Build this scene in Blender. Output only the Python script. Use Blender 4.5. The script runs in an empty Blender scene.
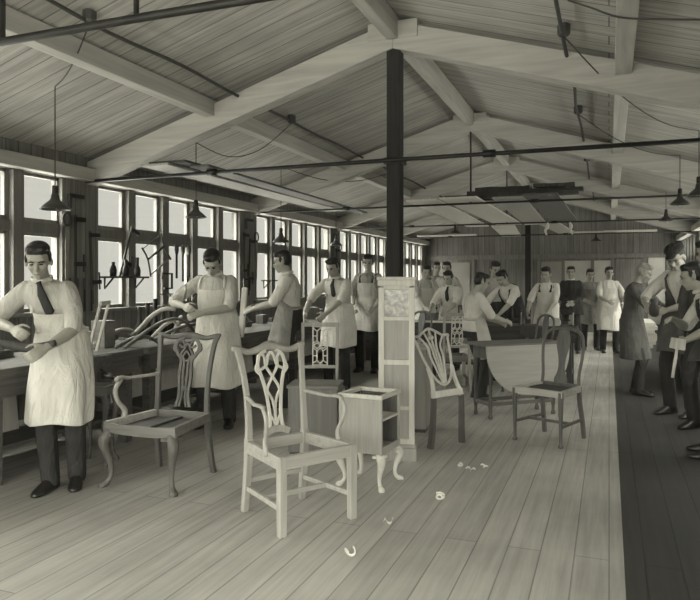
import bpy, bmesh, math, random
from mathutils import Vector, Matrix, Quaternion
random.seed(7)
sc = bpy.context.scene
COL = sc.collection
V = Vector
PI = math.pi
# ------------------------------------------------------------------ camera model
FPX = 673.0; YAW = math.radians(21.05); HC = 1.40; UC, VH = 350.0, 280.0
FW = V((-math.sin(YAW), math.cos(YAW), 0)); RT = V((math.cos(YAW), math.sin(YAW), 0))
def at(u, z):                      # ground point at column u, depth z
    return (FW + RT*((u-UC)/FPX))*z
def fl(u, v):                      # floor point seen at pixel u,v
    return at(u, FPX*HC/(v-VH))
cd = bpy.data.cameras.new('camera'); cam = bpy.data.objects.new('camera', cd); COL.objects.link(cam)
cam.location = (0, 0, HC); cam.rotation_euler = (PI/2, 0, YAW)
cd.sensor_fit = 'HORIZONTAL'; cd.sensor_width = 36; cd.lens = FPX/700*36
cd.shift_y = -(300-VH)/700; cd.clip_start = .05
sc.camera = cam
sc.view_settings.view_transform = 'Standard'; sc.view_settings.look = 'None'
sc.view_settings.gamma = 1; sc.view_settings.use_curve_mapping = False
sc.view_settings.exposure = 0.0

# ------------------------------------------------------------------ materials
TB = .885
def tint(g, b=TB): return (g, g*.976, g*b, 1)
MATS = {}
def mat(name, g, rough=.6, kind='cloth', var=.25, metal=0, scale=1.0, axis=0, tb=TB):
    if name in MATS: return MATS[name]
    m = bpy.data.materials.new(name); m.use_nodes = True; nt = m.node_tree; N = nt.nodes; L = nt.links
    b = N['Principled BSDF']; b.inputs['Roughness'].default_value = rough; b.inputs['Metallic'].default_value = metal
    tc = N.new('ShaderNodeTexCoord'); mp = N.new('ShaderNodeMapping'); L.new(tc.outputs['Object'], mp.inputs[0])
    no = N.new('ShaderNodeTexNoise'); L.new(mp.outputs[0], no.inputs['Vector'])
    if kind == 'wood':
        s = [22, 22, 22]; s[axis] = 1.6
        mp.inputs['Scale'].default_value = [q*scale for q in s]
        no.inputs['Scale'].default_value = 1.5; no.inputs['Detail'].default_value = 6; no.inputs['Distortion'].default_value = .6
    else:
        mp.inputs['Scale'].default_value = (scale,)*3
        no.inputs['Scale'].default_value = 9; no.inputs['Detail'].default_value = 5
    cr = N.new('ShaderNodeValToRGB'); L.new(no.outputs['Fac'], cr.inputs[0])
    cr.color_ramp.elements[0].position = .3; cr.color_ramp.elements[1].position = .7
    cr.color_ramp.elements[0].color = tint(g*(1-var), tb); cr.color_ramp.elements[1].color = tint(min(.95, g*(1+var*.7)), tb)
    L.new(cr.outputs[0], b.inputs['Base Color'])
    if kind != 'metal':
        bu = N.new('ShaderNodeBump'); bu.inputs['Strength'].default_value = .25; bu.inputs['Distance'].default_value = .004
        L.new(no.outputs['Fac'], bu.inputs['Height']); L.new(bu.outputs[0], b.inputs['Normal'])
        if kind == 'cloth' and rough > .8:
            n3 = N.new('ShaderNodeTexNoise'); m3 = N.new('ShaderNodeMapping'); m3.inputs['Scale'].default_value = (1.5, 1.5, .55); L.new(tc.outputs['Object'], m3.inputs[0]); L.new(m3.outputs[0], n3.inputs['Vector'])
            n3.inputs['Scale'].default_value = 7; n3.inputs['Distortion'].default_value = 1.2; n3.inputs['Detail'].default_value = 3
            L.new(n3.outputs['Fac'], bu.inputs['Height']); bu.inputs['Strength'].default_value = .9; bu.inputs['Distance'].default_value = .035
    MATS[name] = m; return m
def boards(name, g, width, length, swap, rough=.7, var=.3, gap=.45, gw=.006, grain=1.0, tb=TB, streak=.5):
    """plank surface; swap=True: planks run along object Y, else along X"""
    m = bpy.data.materials.new(name); m.use_nodes = True; nt = m.node_tree; N = nt.nodes; L = nt.links
    b = N['Principled BSDF']; b.inputs['Roughness'].default_value = rough
    tc = N.new('ShaderNodeTexCoord'); sp = N.new('ShaderNodeSeparateXYZ'); L.new(tc.outputs['Object'], sp.inputs[0])
    cb = N.new('ShaderNodeCombineXYZ')
    a, c = {'y': ('Y', 'X'), 'x': ('X', 'Y'), 'zx': ('Z', 'X'), 'zy': ('Z', 'Y'), 'yz': ('Y', 'Z')}[swap]
    L.new(sp.outputs[a], cb.inputs[0]); L.new(sp.outputs[c], cb.inputs[1])
    br = N.new('ShaderNodeTexBrick'); L.new(cb.outputs[0], br.inputs['Vector'])
    br.inputs['Scale'].default_value = 1; br.inputs['Brick Width'].default_value = length; br.inputs['Row Height'].default_value = width
    br.inputs['Mortar Size'].default_value = gw; br.inputs['Mortar Smooth'].default_value = .3; br.offset = .37
    br.inputs['Color1'].default_value = (1-var, 1-var, 1-var, 1); br.inputs['Color2'].default_value = (1, 1, 1, 1)
    br.inputs['Mortar'].default_value = (gap, gap, gap, 1); br.inputs['Bias'].default_value = .1
    mp = N.new('ShaderNodeMapping'); L.new(cb.outputs[0], mp.inputs[0]); mp.inputs['Scale'].default_value = (.7*grain, 14*grain, 1)
    no = N.new('ShaderNodeTexNoise'); L.new(mp.outputs[0], no.inputs['Vector']); no.inputs['Scale'].default_value = 1.6; no.inputs['Detail'].default_value = 7; no.inputs['Roughness'].default_value = .65
    n2 = N.new('ShaderNodeTexNoise'); L.new(tc.outputs['Object'], n2.inputs['Vector']); n2.inputs['Scale'].default_value = 1.3; n2.inputs['Detail'].default_value = 6
    r1 = N.new('ShaderNodeMapRange'); L.new(no.outputs['Fac'], r1.inputs[0]); r1.inputs[1].default_value = .3; r1.inputs[2].default_value = .7; r1.inputs[3].default_value = 1-streak; r1.inputs[4].default_value = 1+streak*.35
    r2 = N.new('ShaderNodeMapRange'); L.new(n2.outputs['Fac'], r2.inputs[0]); r2.inputs[1].default_value = .3; r2.inputs[2].default_value = .7; r2.inputs[3].default_value = .8; r2.inputs[4].default_value = 1.1
    m1 = N.new('ShaderNodeMath'); m1.operation = 'MULTIPLY'; L.new(r1.outputs[0], m1.inputs[0]); L.new(r2.outputs[0], m1.inputs[1])
    vm = N.new('ShaderNodeVectorMath'); vm.operation = 'SCALE'; L.new(br.outputs['Color'], vm.inputs[0]); L.new(m1.outputs[0], vm.inputs['Scale'])
    v2 = N.new('ShaderNodeVectorMath'); v2.operation = 'MULTIPLY'; L.new(vm.outputs[0], v2.inputs[0]); v2.inputs[1].default_value = tint(g, tb)[:3]
    L.new(v2.outputs[0], b.inputs['Base Color'])
    bu = N.new('ShaderNodeBump'); bu.inputs['Strength'].default_value = .5; bu.inputs['Distance'].default_value = .006
    L.new(br.outputs['Fac'], bu.inputs['Height']); bu.invert = True
    L.new(bu.outputs[0], b.inputs['Normal'])
    return m
def glass(name='clear_glass', g=.97):
    m = bpy.data.materials.new(name); m.use_nodes = True; nt = m.node_tree; N = nt.nodes; L = nt.links
    N.remove(N['Principled BSDF']); out = N['Material Output']
    t = N.new('ShaderNodeBsdfTransparent'); t.inputs[0].default_value = (g, g, g, 1)
    gl = N.new('ShaderNodeBsdfGlossy'); gl.inputs['Roughness'].default_value = .03
    lw = N.new('ShaderNodeLayerWeight'); lw.inputs[0].default_value = .5
    pw = N.new('ShaderNodeMath'); pw.operation = 'POWER'; L.new(lw.outputs['Facing'], pw.inputs[0]); pw.inputs[1].default_value = 5
    sc_ = N.new('ShaderNodeMath'); sc_.operation = 'MULTIPLY_ADD'; L.new(pw.outputs[0], sc_.inputs[0]); sc_.inputs[1].default_value = .25; sc_.inputs[2].default_value = .03
    mx = N.new('ShaderNodeMixShader'); L.new(sc_.outputs[0], mx.inputs[0]); L.new(t.outputs[0], mx.inputs[1]); L.new(gl.outputs[0], mx.inputs[2])
    L.new(mx.outputs[0], out.inputs[0]); return m
M = dict(
 floor=boards('floorboards', .43, .165, 3.6, 'y', rough=.7, var=.15, gap=.55, gw=.004, streak=.25),
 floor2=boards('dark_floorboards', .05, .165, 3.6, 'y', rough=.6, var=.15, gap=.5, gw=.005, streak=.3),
 ceil=boards('ceiling_boards', .46, .19, 5.0, 'x', rough=.8, var=.14, gap=.42, gw=.006, streak=.42),
 wallb=boards('wall_boards', .24, .14, 6, 'zy', rough=.8, var=.2, gap=.45),
 wallf=boards('gable_boards', .20, .15, 6, 'zx', rough=.8, var=.22, gap=.45, streak=.4),
 pale=mat('pale_new_wood', .62, .5, 'wood', .14, axis=2), pale_x=mat('pale_new_wood_long', .60, .5, 'wood', .14, axis=0),
 light=mat('light_wood', .36, .55, 'wood', .18, axis=2), lx=mat('light_wood_long', .37, .55, 'wood', .18, axis=0),
 mid=mat('brown_wood', .105, .5, 'wood', .3, axis=2), mx=mat('brown_wood_long', .15, .5, 'wood', .3, axis=0),
 dark=mat('dark_wood', .05, .6, 'wood', .3, axis=2), dx=mat('dark_wood_long', .055, .7, 'wood', .3, axis=1),
 beam=mat('whitewashed_beam', .40, .75, 'wood', .18, axis=1, scale=.5), beamx=mat('whitewashed_rafter', .41, .75, 'wood', .18, axis=0, scale=.5),
 frame=mat('window_frame_wood', .16, .6, 'wood', .25, axis=2), frame2=mat('window_sash_wood', .2, .6, 'wood', .2, axis=2),
 post=mat('dark_post', .02, .8, 'wood', .4, axis=2),
 iron=mat('dark_iron', .03, .45, 'metal', .3, metal=.5), steel=mat('dull_steel', .3, .35, 'metal', .2, metal=.9),
 bench=mat('worn_bench_wood', .10, .8, 'wood', .35, axis=1), benchx=mat('worn_bench_wood_cross', .10, .8, 'wood', .35, axis=0),
 skin=mat('skin', .36, .5, 'cloth', .08, scale=2, tb=.84), hair=mat('dark_hair', .018, .45, 'cloth', .4, scale=6), hair2=mat('grey_hair', .3, .5, 'cloth', .3, scale=6),
 white=mat('white_cotton', .60, .85, 'cloth', .08, scale=.8), shirt=mat('pale_grey_shirt', .46, .85, 'cloth', .12, scale=1), shirt2=mat('striped_shirt', .42, .85, 'cloth', .14, scale=2),
 grey=mat('grey_cloth', .26, .85, 'cloth', .2), brown=mat('brown_cloth', .08, .85, 'cloth', .25), black=mat('dark_cloth', .03, .85, 'cloth', .3),
 trou=mat('dark_trousers', .03, .85, 'cloth', .25), shoe=mat('dark_leather', .022, .35, 'cloth', .3), eye=mat('dark_eye', .015, .2, 'metal', .1), lip=mat('lip', .2, .5, 'metal', .1),
 glass=glass(), enamel=mat('dark_enamel', .05, .35, 'metal', .2), enamel_w=mat('white_enamel', .7, .3, 'metal', .05), cable=mat('cable', .05, .6, 'metal', .2),
)
# ------------------------------------------------------------------ mesh helpers
def tag(o, label=None, cat=None, group=None, kind=None):
    if label: o['label'] = label
    if cat: o['category'] = cat
    if group: o['group'] = group
    if kind: o['kind'] = kind
    return o
def empty(name, loc=(0,0,0), rz=0, label=None, cat=None, group=None):
    o = bpy.data.objects.new(name, None); COL.objects.link(o); o.location = loc; o.rotation_euler = (0, 0, rz); o.empty_display_size = .1
    return tag(o, label, cat, group)
def head_rz(f): return math.atan2(f[1], f[0]) - PI/2
def cr(pts, k=5, closed=False):
    P = [V(p) for p in pts]; n = len(P); out = []
    rng = range(n if closed else n-1)
    for i in rng:
        if closed: a, b, c, d = P[(i-1) % n], P[i], P[(i+1) % n], P[(i+2) % n]
        else: a, b, c, d = P[max(i-1, 0)], P[i], P[i+1], P[min(i+2, n-1)]
        for j in range(k):
            t = j/k
            out.append(.5*((2*b)+(c-a)*t+(2*a-5*b+4*c-d)*t*t+(3*b-a-3*c+d)*t**3))
    if not closed: out.append(P[-1])
    return out
def cs(vals, k=5, closed=False):
    return [p[0] for p in cr([(v, 0, 0) for v in vals], k, closed)]
class MB:
    def __init__(s): s.bm = bmesh.new()
    def box(s, c, d, rot=None, top=None):
        """box centre c, size d; top=(sx,sy) scales the upper face"""
        m = Matrix.Translation(V(c))
        if rot is not None: m = m @ (rot if isinstance(rot, Matrix) else Matrix.Rotation(rot, 4, 'Z'))
        vs = []
        for x, y, z in ((-1,-1,-1),(1,-1,-1),(1,1,-1),(-1,1,-1),(-1,-1,1),(1,-1,1),(1,1,1),(-1,1,1)):
            k = top if (top and z > 0) else (1, 1)
            vs.append(s.bm.verts.new(m @ V((x*d[0]/2*k[0], y*d[1]/2*k[1], z*d[2]/2))))
        for f in ((0,3,2,1),(4,5,6,7),(0,1,5,4),(1,2,6,5),(2,3,7,6),(3,0,4,7)): s.bm.faces.new([vs[i] for i in f])
        return s
    def b2(s, a, b): return s.box([(a[i]+b[i])/2 for i in range(3)], [abs(b[i]-a[i]) for i in range(3)])
    def rings(s, rings, closed=False, cap=True):
        R = [[s.bm.verts.new(p) for p in r] for r in rings]; n = len(R[0])
        for i in range(len(R) if closed else len(R)-1):
            a, b = R[i], R[(i+1) % len(R)]
            for j in range(n): s.bm.faces.new((a[j], a[(j+1) % n], b[(j+1) % n], b[j]))
        if cap and not closed:
            s.bm.faces.new(list(reversed(R[0]))); s.bm.faces.new(R[-1])
        return s
    def sweep(s, pts, w, t, ref=(0,0,1), n=4, closed=False, k=0):
        """bar along pts; w across (perpendicular to ref), t along ref"""
        if not hasattr(w, '__len__'): w = [w]*len(pts)
        if not hasattr(t, '__len__'): t = [t]*len(pts)
        if k: w = cs(w, k, closed); t = cs(t, k, closed); pts = cr(pts, k, closed)
        P = [V(p) for p in pts]; ref = V(ref).normalized(); L = len(P); rs = []; lastS = None
        for i in range(L):
            T = (P[(i+1) % L]-P[i-1]) if (closed or 0 < i < L-1) else (P[1]-P[0] if i == 0 else P[-1]-P[-2])
            if T.length < 1e-9: T = V((0, 0, 1))
            T.normalize(); S = T.cross(ref)
            if S.length < 1e-3: S = lastS or T.orthogonal()
            S = S.normalized(); lastS = S; N = S.cross(T).normalized()
            if n == 4: q = [(-1,-1),(1,-1),(1,1),(-1,1)]
            else: q = [(math.cos(2*PI*j/n), math.sin(2*PI*j/n)) for j in range(n)]
            rs.append([P[i]+S*(w[i]/2*x)+N*(t[i]/2*y) for x, y in q])
        return s.rings(rs, closed)
    def tube(s, pts, r, n=8, k=0, closed=False, ref=None):
        if not hasattr(r, '__len__'): r = [r]*len(pts)
        d = V(pts[-1])-V(pts[0]); 
        if ref is None: ref = (0,0,1) if abs(d.normalized().z if d.length else 0) < .8 else (0,1,0)
        return s.sweep(pts, [2*x for x in r], [2*x for x in r], ref, n, closed, k)
    def lathe(s, prof, c=(0,0,0), n=16, m=None):
        rs = []
        for r, z in prof:
            ring = [V(c)+V((max(r, 1e-4)*math.cos(2*PI*j/n), max(r, 1e-4)*math.sin(2*PI*j/n), z)) for j in range(n)]
            rs.append([m @ p for p in ring] if m else ring)
        return s.rings(rs)
    def ell(s, c, r, m=None, u=12, v=8):
        if not hasattr(r, '__len__'): r = (r, r, r)
        mm = (m or Matrix.Identity(4)) @ Matrix.Translation(V(c)) @ Matrix.Diagonal((r[0], r[1], r[2], 1))
        bmesh.ops.create_uvsphere(s.bm, u_segments=u, v_segments=v, radius=1, matrix=mm); return s
    def prism(s, outline, d, M4):
        """2D outline in XY extruded by d along Z (centred), placed by matrix M4"""
        rs = [[M4 @ V((x, y, z)) for x, y in outline] for z in (-d/2, d/2)]
        return s.rings(rs)
    def build(s, name, m, parent=None, smooth=False, bevel=0, vox=0, sm=0):
        bmesh.ops.recalc_face_normals(s.bm, faces=s.bm.faces)
        me = bpy.data.meshes.new(name); s.bm.to_mesh(me); s.bm.free()
        me.materials.append(m)
        if smooth:
            for p in me.polygons: p.use_smooth = True
        o = bpy.data.objects.new(name, me); COL.objects.link(o)
        if parent: o.parent = parent
        if bevel:
            b = o.modifiers.new('bevel', 'BEVEL'); b.width = bevel; b.segments = 2; b.limit_method = 'ANGLE'; b.angle_limit = .7
        if vox:
            r = o.modifiers.new('remesh', 'REMESH'); r.mode = 'VOXEL'; r.voxel_size = vox; r.use_smooth_shade = True
            if sm: q = o.modifiers.new('smooth', 'SMOOTH'); q.factor = .5; q.iterations = sm
        return o
def copy_tree(o, parent=None):
    c = o.copy(); COL.objects.link(c)
    if parent: c.parent = parent
    for ch in list(o.children): copy_tree(ch, c)
    return c
def struct(o): o['kind'] = 'structure'; return o

# ------------------------------------------------------------------ the shed
XL, XR, XM = -5.0, 1.72, -1.72
Y0, Y1 = -2.95, 19.15
RY = [5.55+3.4*k for k in range(-2, 4)]            # rafter planes
HE, HP = 2.66, 3.66                                # ceiling boards at eave and ridge
SL = (HP-HE)/(XM-XL)
def hc(x): return HP-abs(x-XM)*SL
MB().b2((XL-.2, Y0-.2, -.12), (.07, Y1+.2, 0)).build('floor', M['floor'])['kind'] = 'structure'
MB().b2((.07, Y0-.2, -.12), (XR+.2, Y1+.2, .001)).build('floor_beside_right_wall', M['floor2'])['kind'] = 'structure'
for nm, xa, xb in (('ceiling_left', XL-.25, XM), ('ceiling_right', XM, XR+.25)):
    mb = MB(); ra, rb = hc(xa), hc(xb)
    mb.rings([[V((xa, y, ra)), V((xb, y, rb)), V((xb, y, rb+.06)), V((xa, y, ra+.06))] for y in (Y0-.3, Y1+.3)])
    struct(mb.build(nm, M['ceil']))
WB, WT, TR = 1.10, 2.40, 1.895
def wall_long(name, x, sgn, solid):
    mb = MB(); xi, xo = x, x+sgn*.14
    mb.b2((xi, Y0, 0), (xo, Y1, WB)); mb.b2((xi, Y0, WT), (xo, Y1, HE+.02))
    for k in range(-3, 5):
        yc = 5.39+3.4*k; mb.b2((xi, max(Y0, yc-.25), WB), (xo, min(Y1, yc+.25), WT))
    for a, b in solid: mb.b2((xi+sgn*.001, a, WB), (xo, b, WT))
    struct(mb.build(name, M['wallb']))
wall_long('wall_left', XL, -1, [(Y1-.4, Y1)])
wall_long('wall_right', XR, 1, [(Y1-.4, Y1), (2.24, 5.5)])
wn = 0
def window(x, sgn, k):
    """five lights side by side between two piers, each with a pane above and a taller one below the transom"""
    global wn; wn += 1
    ya = 5.64+3.4*k; yb = ya+2.9
    yb = min(yb, Y1-.4)
    mb = MB(); xs = x+sgn*.03; xe = x+sgn*.11
    mb.b2((xs, ya, TR-.05), (xe, yb, TR+.05))
    for j in range(1, 5):
        y = ya+.44*j+.175*(j-.5)
        if y < yb: mb.b2((x-sgn*.012, y-.06, WB), (xe, y+.06, WT))
    o = struct(mb.build('window_%d' % wn, M['frame'], bevel=.004))
    fr = MB(); g = MB()
    for j in range(5):
        a = ya+.615*j; b = a+.44
        if b > yb+.01: continue
        for z0, z1 in ((WB, TR-.05), (TR+.05, WT)):
            for q in ((a-.027, z0, a+.022, z1), (b-.022, z0, b+.027, z1), (a, z0, b, z0+.035), (a, z1-.03, b, z1)):
                fr.b2((x+sgn*.045, q[0], q[1]), (x+sgn*.085, q[2], q[3]))
            g.b2((x+sgn*.062, a, z0), (x+sgn*.067, b, z1))
    fr.build('window_frame', M['frame2'], o); g.build('pane', M['glass'], o)
    MB().b2((x-sgn*.06, ya-.1, WB-.035), (x+sgn*.12, yb+.1, WB)).build('window_sill', M['frame2'], o)
    return o
for k in range(-2, 4): window(XL, -1, k)
for k in (-2, 0, 1, 2, 3): window(XR, 1, k)  # the two nearest right bays, out of view, are added to brighten the room
# eave plates along the wall tops
for nm, x in (('trim_left', XL+.06), ('trim_right', XR-.06)):
    struct(MB().b2((x-.06, Y0, WT+.005), (x+.06, Y1, WT+.13)).build(nm, M['beam'], bevel=.006))
# far gable wall
mb = MB(); Yw = Y1
mb.rings([[V((XL, y, 0)), V((XR, y, 0)), V((XR, y, hc(XR))), V((XM, y, HP)), V((XL, y, hc(XL)))] for y in (Yw, Yw+.14)])
struct(mb.build('wall_far', M['wallf']))
panel = mat('pale_wall_panel', .42, .8, 'cloth', .12, scale=.3); panel2 = mat('grey_wall_panel', .27, .8, 'cloth', .12, scale=.3)
struct(MB().b2((XL, Yw-.05, 1.98), (XR, Yw, 2.10)).build('trim_1', M['frame'])); n = 2
for xa, xb, z0, z1, m in ((-4.6, -3.7, .3, 1.9, panel2), (-1.75, -1.2, 1.0, 1.9, panel2), (-1.12, -.45, .9, 1.92, panel), (-.37, .05, .9, 1.92, panel), (.95, 1.35, .25, 2.1, panel)):
    struct(MB().b2((xa, Yw-.025, z0), (xb, Yw+.01, z1)).build('trim_%d' % n, m)); n += 1
for xa in (-4.9, -3.6, -1.8, -1.16, -.41, .1, .86, 1.42):
    struct(MB().b2((xa-.04, Yw-.06, 0), (xa+.04, Yw, 1.98)).build('trim_%d' % n, M['frame'])); n += 1
# open plank door in the far wall
d = struct(MB().b2((.16, Yw-.05, 0), (.80, Yw-.005, 1.95)).build('door_1', boards('door_boards', .2, .13, 4, 'zx', var=.1)))
MB().ell((.72, Yw-.075, 1.0), .025).build('door_handle', M['iron'], d, smooth=True)
# unseen wall behind the camera; wide glazed openings added to bring in fill daylight
mb = MB(); mb.b2((XL, Y0-.14, 0), (XR, Y0, .12)); mb.b2((XL, Y0-.14, 2.45), (XR, Y0, HE))
for x in (XL, -2.8, -.55, XR): mb.b2((max(XL, x-.12), Y0-.14, .12), (min(XR, x+.12), Y0, 2.45))
mb.rings([[V((XL, y, HE)), V((XR, y, HE)), V((XM, y, HP))] for y in (Y0-.14, Y0)])
struct(mb.build('wall_near', M['wallb']))
mb = MB(); 
for a, b in ((XL+.12, -2.92), (-2.68, -.67), (-.43, XR-.12)): mb.b2((a, Y0-.08, .12), (b, Y0-.07, 2.45))
struct(mb.build('window_near', M['glass']))

# rafters, purlins, ridge
for i, y in enumerate(RY):
    for sgn, xe in ((-1, XL), (1, XR)):
        w = .075; zt = .05; dep = .235
        xs_ = [XM, xe+sgn*-.0]; r = []
        for x in xs_:
            z = hc(x)-zt
            r.append([V((x, y-w, z-dep)), V((x, y+w, z-dep)), V((x, y+w, z)), V((x, y-w, z))])
        mb = MB(); mb.rings(r)
        struct(mb.build('rafter_beam', M['beamx'], bevel=.008))
for nm, x, w, dep in (('ridge_beam', XM, .10, .19), ('purlin_beam', -3.54, .12, .15), ('purlin_beam', .1, .12, .15)):
    z = hc(x)-(.005 if nm != 'ridge_beam' else .02)
    struct(MB().b2((x-w/2, Y0, z-dep), (x+w/2, Y1, z)).build(nm, M['beam'], bevel=.006))
# splice blocks on the ridge beam over each rafter
for i, y in enumerate(RY[1:]):
    struct(MB().b2((XM-.22, y-.09, 3.45), (XM+.22, y+.09, 3.60)).build('collar_beam', M['beamx'], bevel=.006))
for y in (5.55, 15.75):
    p = struct(MB().b2((XM-.06, y-.06, 0), (XM+.06, y+.06, 3.42)).build('post_pillar', M['post'], bevel=.008))
    MB().box((XM, y, 2.42), (.16, .16, .05)).build('clamp_band', M['iron'], p)
# tie rods across the shed and their hangers
where = ['nearest the camera, crossing the top left corner', 'clamped to the dark post', 'second beyond the dark post, under stacked boards', 'third beyond the dark post', 'in front of the far gable']
for i, y in enumerate(RY[1:]):
    r = .018 if i < 2 else .014
    t = empty('tie_rod', (0, y, 2.42), 0, 'dark iron tie rod spanning wall to wall, ' + where[i], 'tie rod')
    yo = 0 if y not in (5.55, 15.75) else -.085
    MB().tube([(XL-.03, yo, -.01), (XM, yo, .0), (XR+.03, yo, -.01)], r, 8).build('bar', M['iron'], t, smooth=True)
    for x in (-3.5, -.9) if i else (-2.55, .3): MB().tube([(x-.05, yo, 0), (x+.05, yo, 0)], r*1.7, 8).build('turnbuckle', M['iron'], t, smooth=True)
    if i in (0, 2, 3): MB().tube([(XM, yo, 0), (XM, yo, hc(XM)-2.42-.26)], .012, 6).build('hanger', M['iron'], t)
    if i == 0: MB().tube([(-2.42, yo, 0), (-2.42, yo, hc(-2.42)-2.42-.05)], .014, 6).build('hanger', M['iron'], t)

# ------------------------------------------------------------------ wiring and lamps
def conduit(x, label, seg):
    c = empty('conduit_pipe', (x, 0, hc(x)-.05), 0, label, 'conduit')
    pts = []
    for i, y in enumerate([1.2+.85*j for j in range(21)]):
        pts.append((random.uniform(-.015, .015), y, -.02-.02*(i % 2)))
    MB().tube(cr(pts, 4), .014, 6).build('pipe', M['cable'], c, smooth=True)
    for y in seg: MB().lathe([(.035, -.045), (.045, -.03), (.045, .03), (.03, .04)], (0, y, 0), 10).build('junction_box', M['cable'], c)
    return c
conduit(-3.22, 'dark cable conduit along the left slope of the roof boards', (3.55, 6.6, 10.2))
conduit(-.3, 'dark cable conduit along the right slope of the roof boards', (5.0, 7.4, 10.4, 13))
q = [at(u_, z_)+V((0, 0, h_)) for u_, z_, h_ in ((568, 4.09, 3.10), (590, 3.95, 3.0), (620, 3.92, 2.93), (660, 3.87, 2.90), (700, 3.8, 2.87), (740, 3.7, 2.83))]
tag(MB().tube(cr(q, 4), .006, 6).build('loose_cable', M['cable'], None, smooth=True), 'thin cable sagging across the roof boards at the top right', 'cable')
def lamp(u, v, z, label, d=.26, feed=None):
    p = at(u, z); h = HC+(VH-v)/FPX*z
    root = empty('pendant_lamp', (p.x, p.y, h), 0, label, 'lamp', 'pendant lamps over the benches')
    r = d/2
    MB().lathe([(.022, .10), (.03, .085), (.034, .06), (r*.35, .045), (r*.7, .012), (r, -.022), (r, -.03), (r*.66, .004), (.03, .038), (.0, .05)], n=20).build('lamp_shade', M['enamel'], root, smooth=True)
    MB().lathe([(.02, .16), (.024, .14), (.024, .10), (.018, .09)], n=12).build('lamp_holder', M['iron'], root)
    MB().lathe([(.012, .03), (.02, .0), (.032, -.035), (.03, -.06), (.012, -.078), (0, -.08)], n=12).build('bulb', M['glass'], root, smooth=True)
    hh = hc(p.x)-.02-h
    mb = MB().tube([(0, 0, .15), (0, 0, hh)], .005, 5)
    if feed is not None:
        fy, fx, sag = feed
        q = V((fx-p.x, fy-p.y, hc(fx)-.1-h)); e = V((0, 0, hh))
        mb.tube(cr([e, e.lerp(q, .33)-V((0, 0, sag)), e.lerp(q, .66)-V((0, 0, sag)), q], 6), .005, 5)
    mb.build('cord', M['cable'], root)
    return root
lamp(55, 206, 5.3, 'cone shaded pendant lamp with clear bulb hanging over the tied man at far left', .23, (3.55, -3.22, .06))
lamp(196, 215, 7.3, 'pendant lamp with dark cone shade hanging above the head-down man working a chair arm', .23, (6.6, -3.22, .22))
lamp(281, 240, 9, 'dark pendant lamp above the man standing in profile by the windows', .23, (10.2, -3.22, .15))
lamp(336, 244, 12, 'small far pendant lamp over the left bench row, before the last window bays', .23)
lamp(680, 202, 8, 'dark cone pendant lamp above the man bowing his head at right', .22, (7.4, -.3, .1))
lamp(666, 219, 11, 'smaller pendant lamp farther off, hung lower in view behind the right hand one', .22)
lamp(699, 193, 6.6, 'pendant lamp half cut off by the right picture edge', .22, (5.0, -.3, .15))
lamp(596, 240, 15.5, 'tiny pale topped pendant lamp before the far gable boards', .26)
lamp(455, 232, 14.5, 'tiny pendant lamp under the left roof slope at the far end', .26)
# ------------------------------------------------------------------ people
def Rx(a): return Matrix.Rotation(a, 4, 'X')
def Ry(a): return Matrix.Rotation(a, 4, 'Y')
def Rz(a): return Matrix.Rotation(a, 4, 'Z')
def ik(S, T, a, b, pole):
    S, T, pole = V(S), V(T), V(pole); d = T-S; L = d.length
    if L > (a+b)*.985: T = S+d.normalized()*(a+b)*.985; d = T-S; L = d.length
    u = d.normalized(); x = (a*a-b*b+L*L)/(2*L); h = math.sqrt(max(a*a-x*x, 0))
    p = pole-u*pole.dot(u); p.normalize()
    return S+u*x+p*h, T
def chain(mb, pts, r, n=10, flat=1.0, ref=(0,0,1)):
    """tapering limb: elliptic sweep with a ball at each joint"""
    pp = cr(pts, 4); rr = cs(r, 4)
    d = (V(pts[-1])-V(pts[0])).normalized()
    ref = (0,1,0) if abs(d.z) > .8 else ref
    mb.sweep(pp, [2*q for q in rr], [2*q*flat for q in rr], ref, n)
    for p, q in ((pts[0], r[0]), (pts[-1], r[-1])): mb.ell(p, q*.98, u=10, v=7)
def hand(mb, w, d, n, side, s, curl=.9, near=True):
    """palm, four bent fingers of unequal length and a thumb; d finger direction, n palm-facing normal, side towards the thumb"""
    d = V(d).normalized(); n = (V(n)-d*V(n).dot(d)).normalized(); t = d.cross(n).normalized()
    if t.dot(V(side)) < 0: t = -t
    w = V(w)
    mb.sweep([w-d*.015*s, w+d*.02*s, w+d*.06*s, w+d*.092*s], [.05*s, .068*s, .082*s, .078*s], [.034*s, .034*s, .03*s, .024*s], n, 8)
    fr = .0088*s if near else .0105*s
    for k, (off, ln) in enumerate(((.030, .070), (.010, .079), (-.011, .073), (-.031, .058))):
        p = w+d*.085*s+t*off*s; a = .25*curl; pts = [p-d*.02*s, p]
        for j, q in enumerate((.45, .32, .23)):
            dr = d*math.cos(a)+n*math.sin(a)+t*(off*1.2); pts.append(pts[-1]+dr*ln*q*s); a += (.75-.1*j)*curl
        mb.tube(pts, [fr*1.1, fr*1.08, fr, fr*.92, fr*.75], 7, ref=t); mb.ell(pts[-1], fr*.8, u=7, v=5)
    b = w+d*.022*s+t*.028*s
    p1 = b+(t*.75+d*.55+n*.35).normalized()*.038*s; p2 = p1+(t*.25+d*.85+n*.45).normalized()*.032*s; p3 = p2+(d*.8-t*.1+n*.6).normalized()*.022*s
    mb.tube([b, p1, p2, p3], [fr*1.45, fr*1.25, fr*1.1, fr*.85], 7, ref=n); mb.ell(p3, fr*.85, u=7, v=5)
TR_ = [0, .15, .32, .5, .7, .84, .93, 1.0]
TW = [.168, .170, .145, .150, .175, .180, .135, .062]
TD = [.118, .118, .100, .108, .122, .110, .085, .060]
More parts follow.
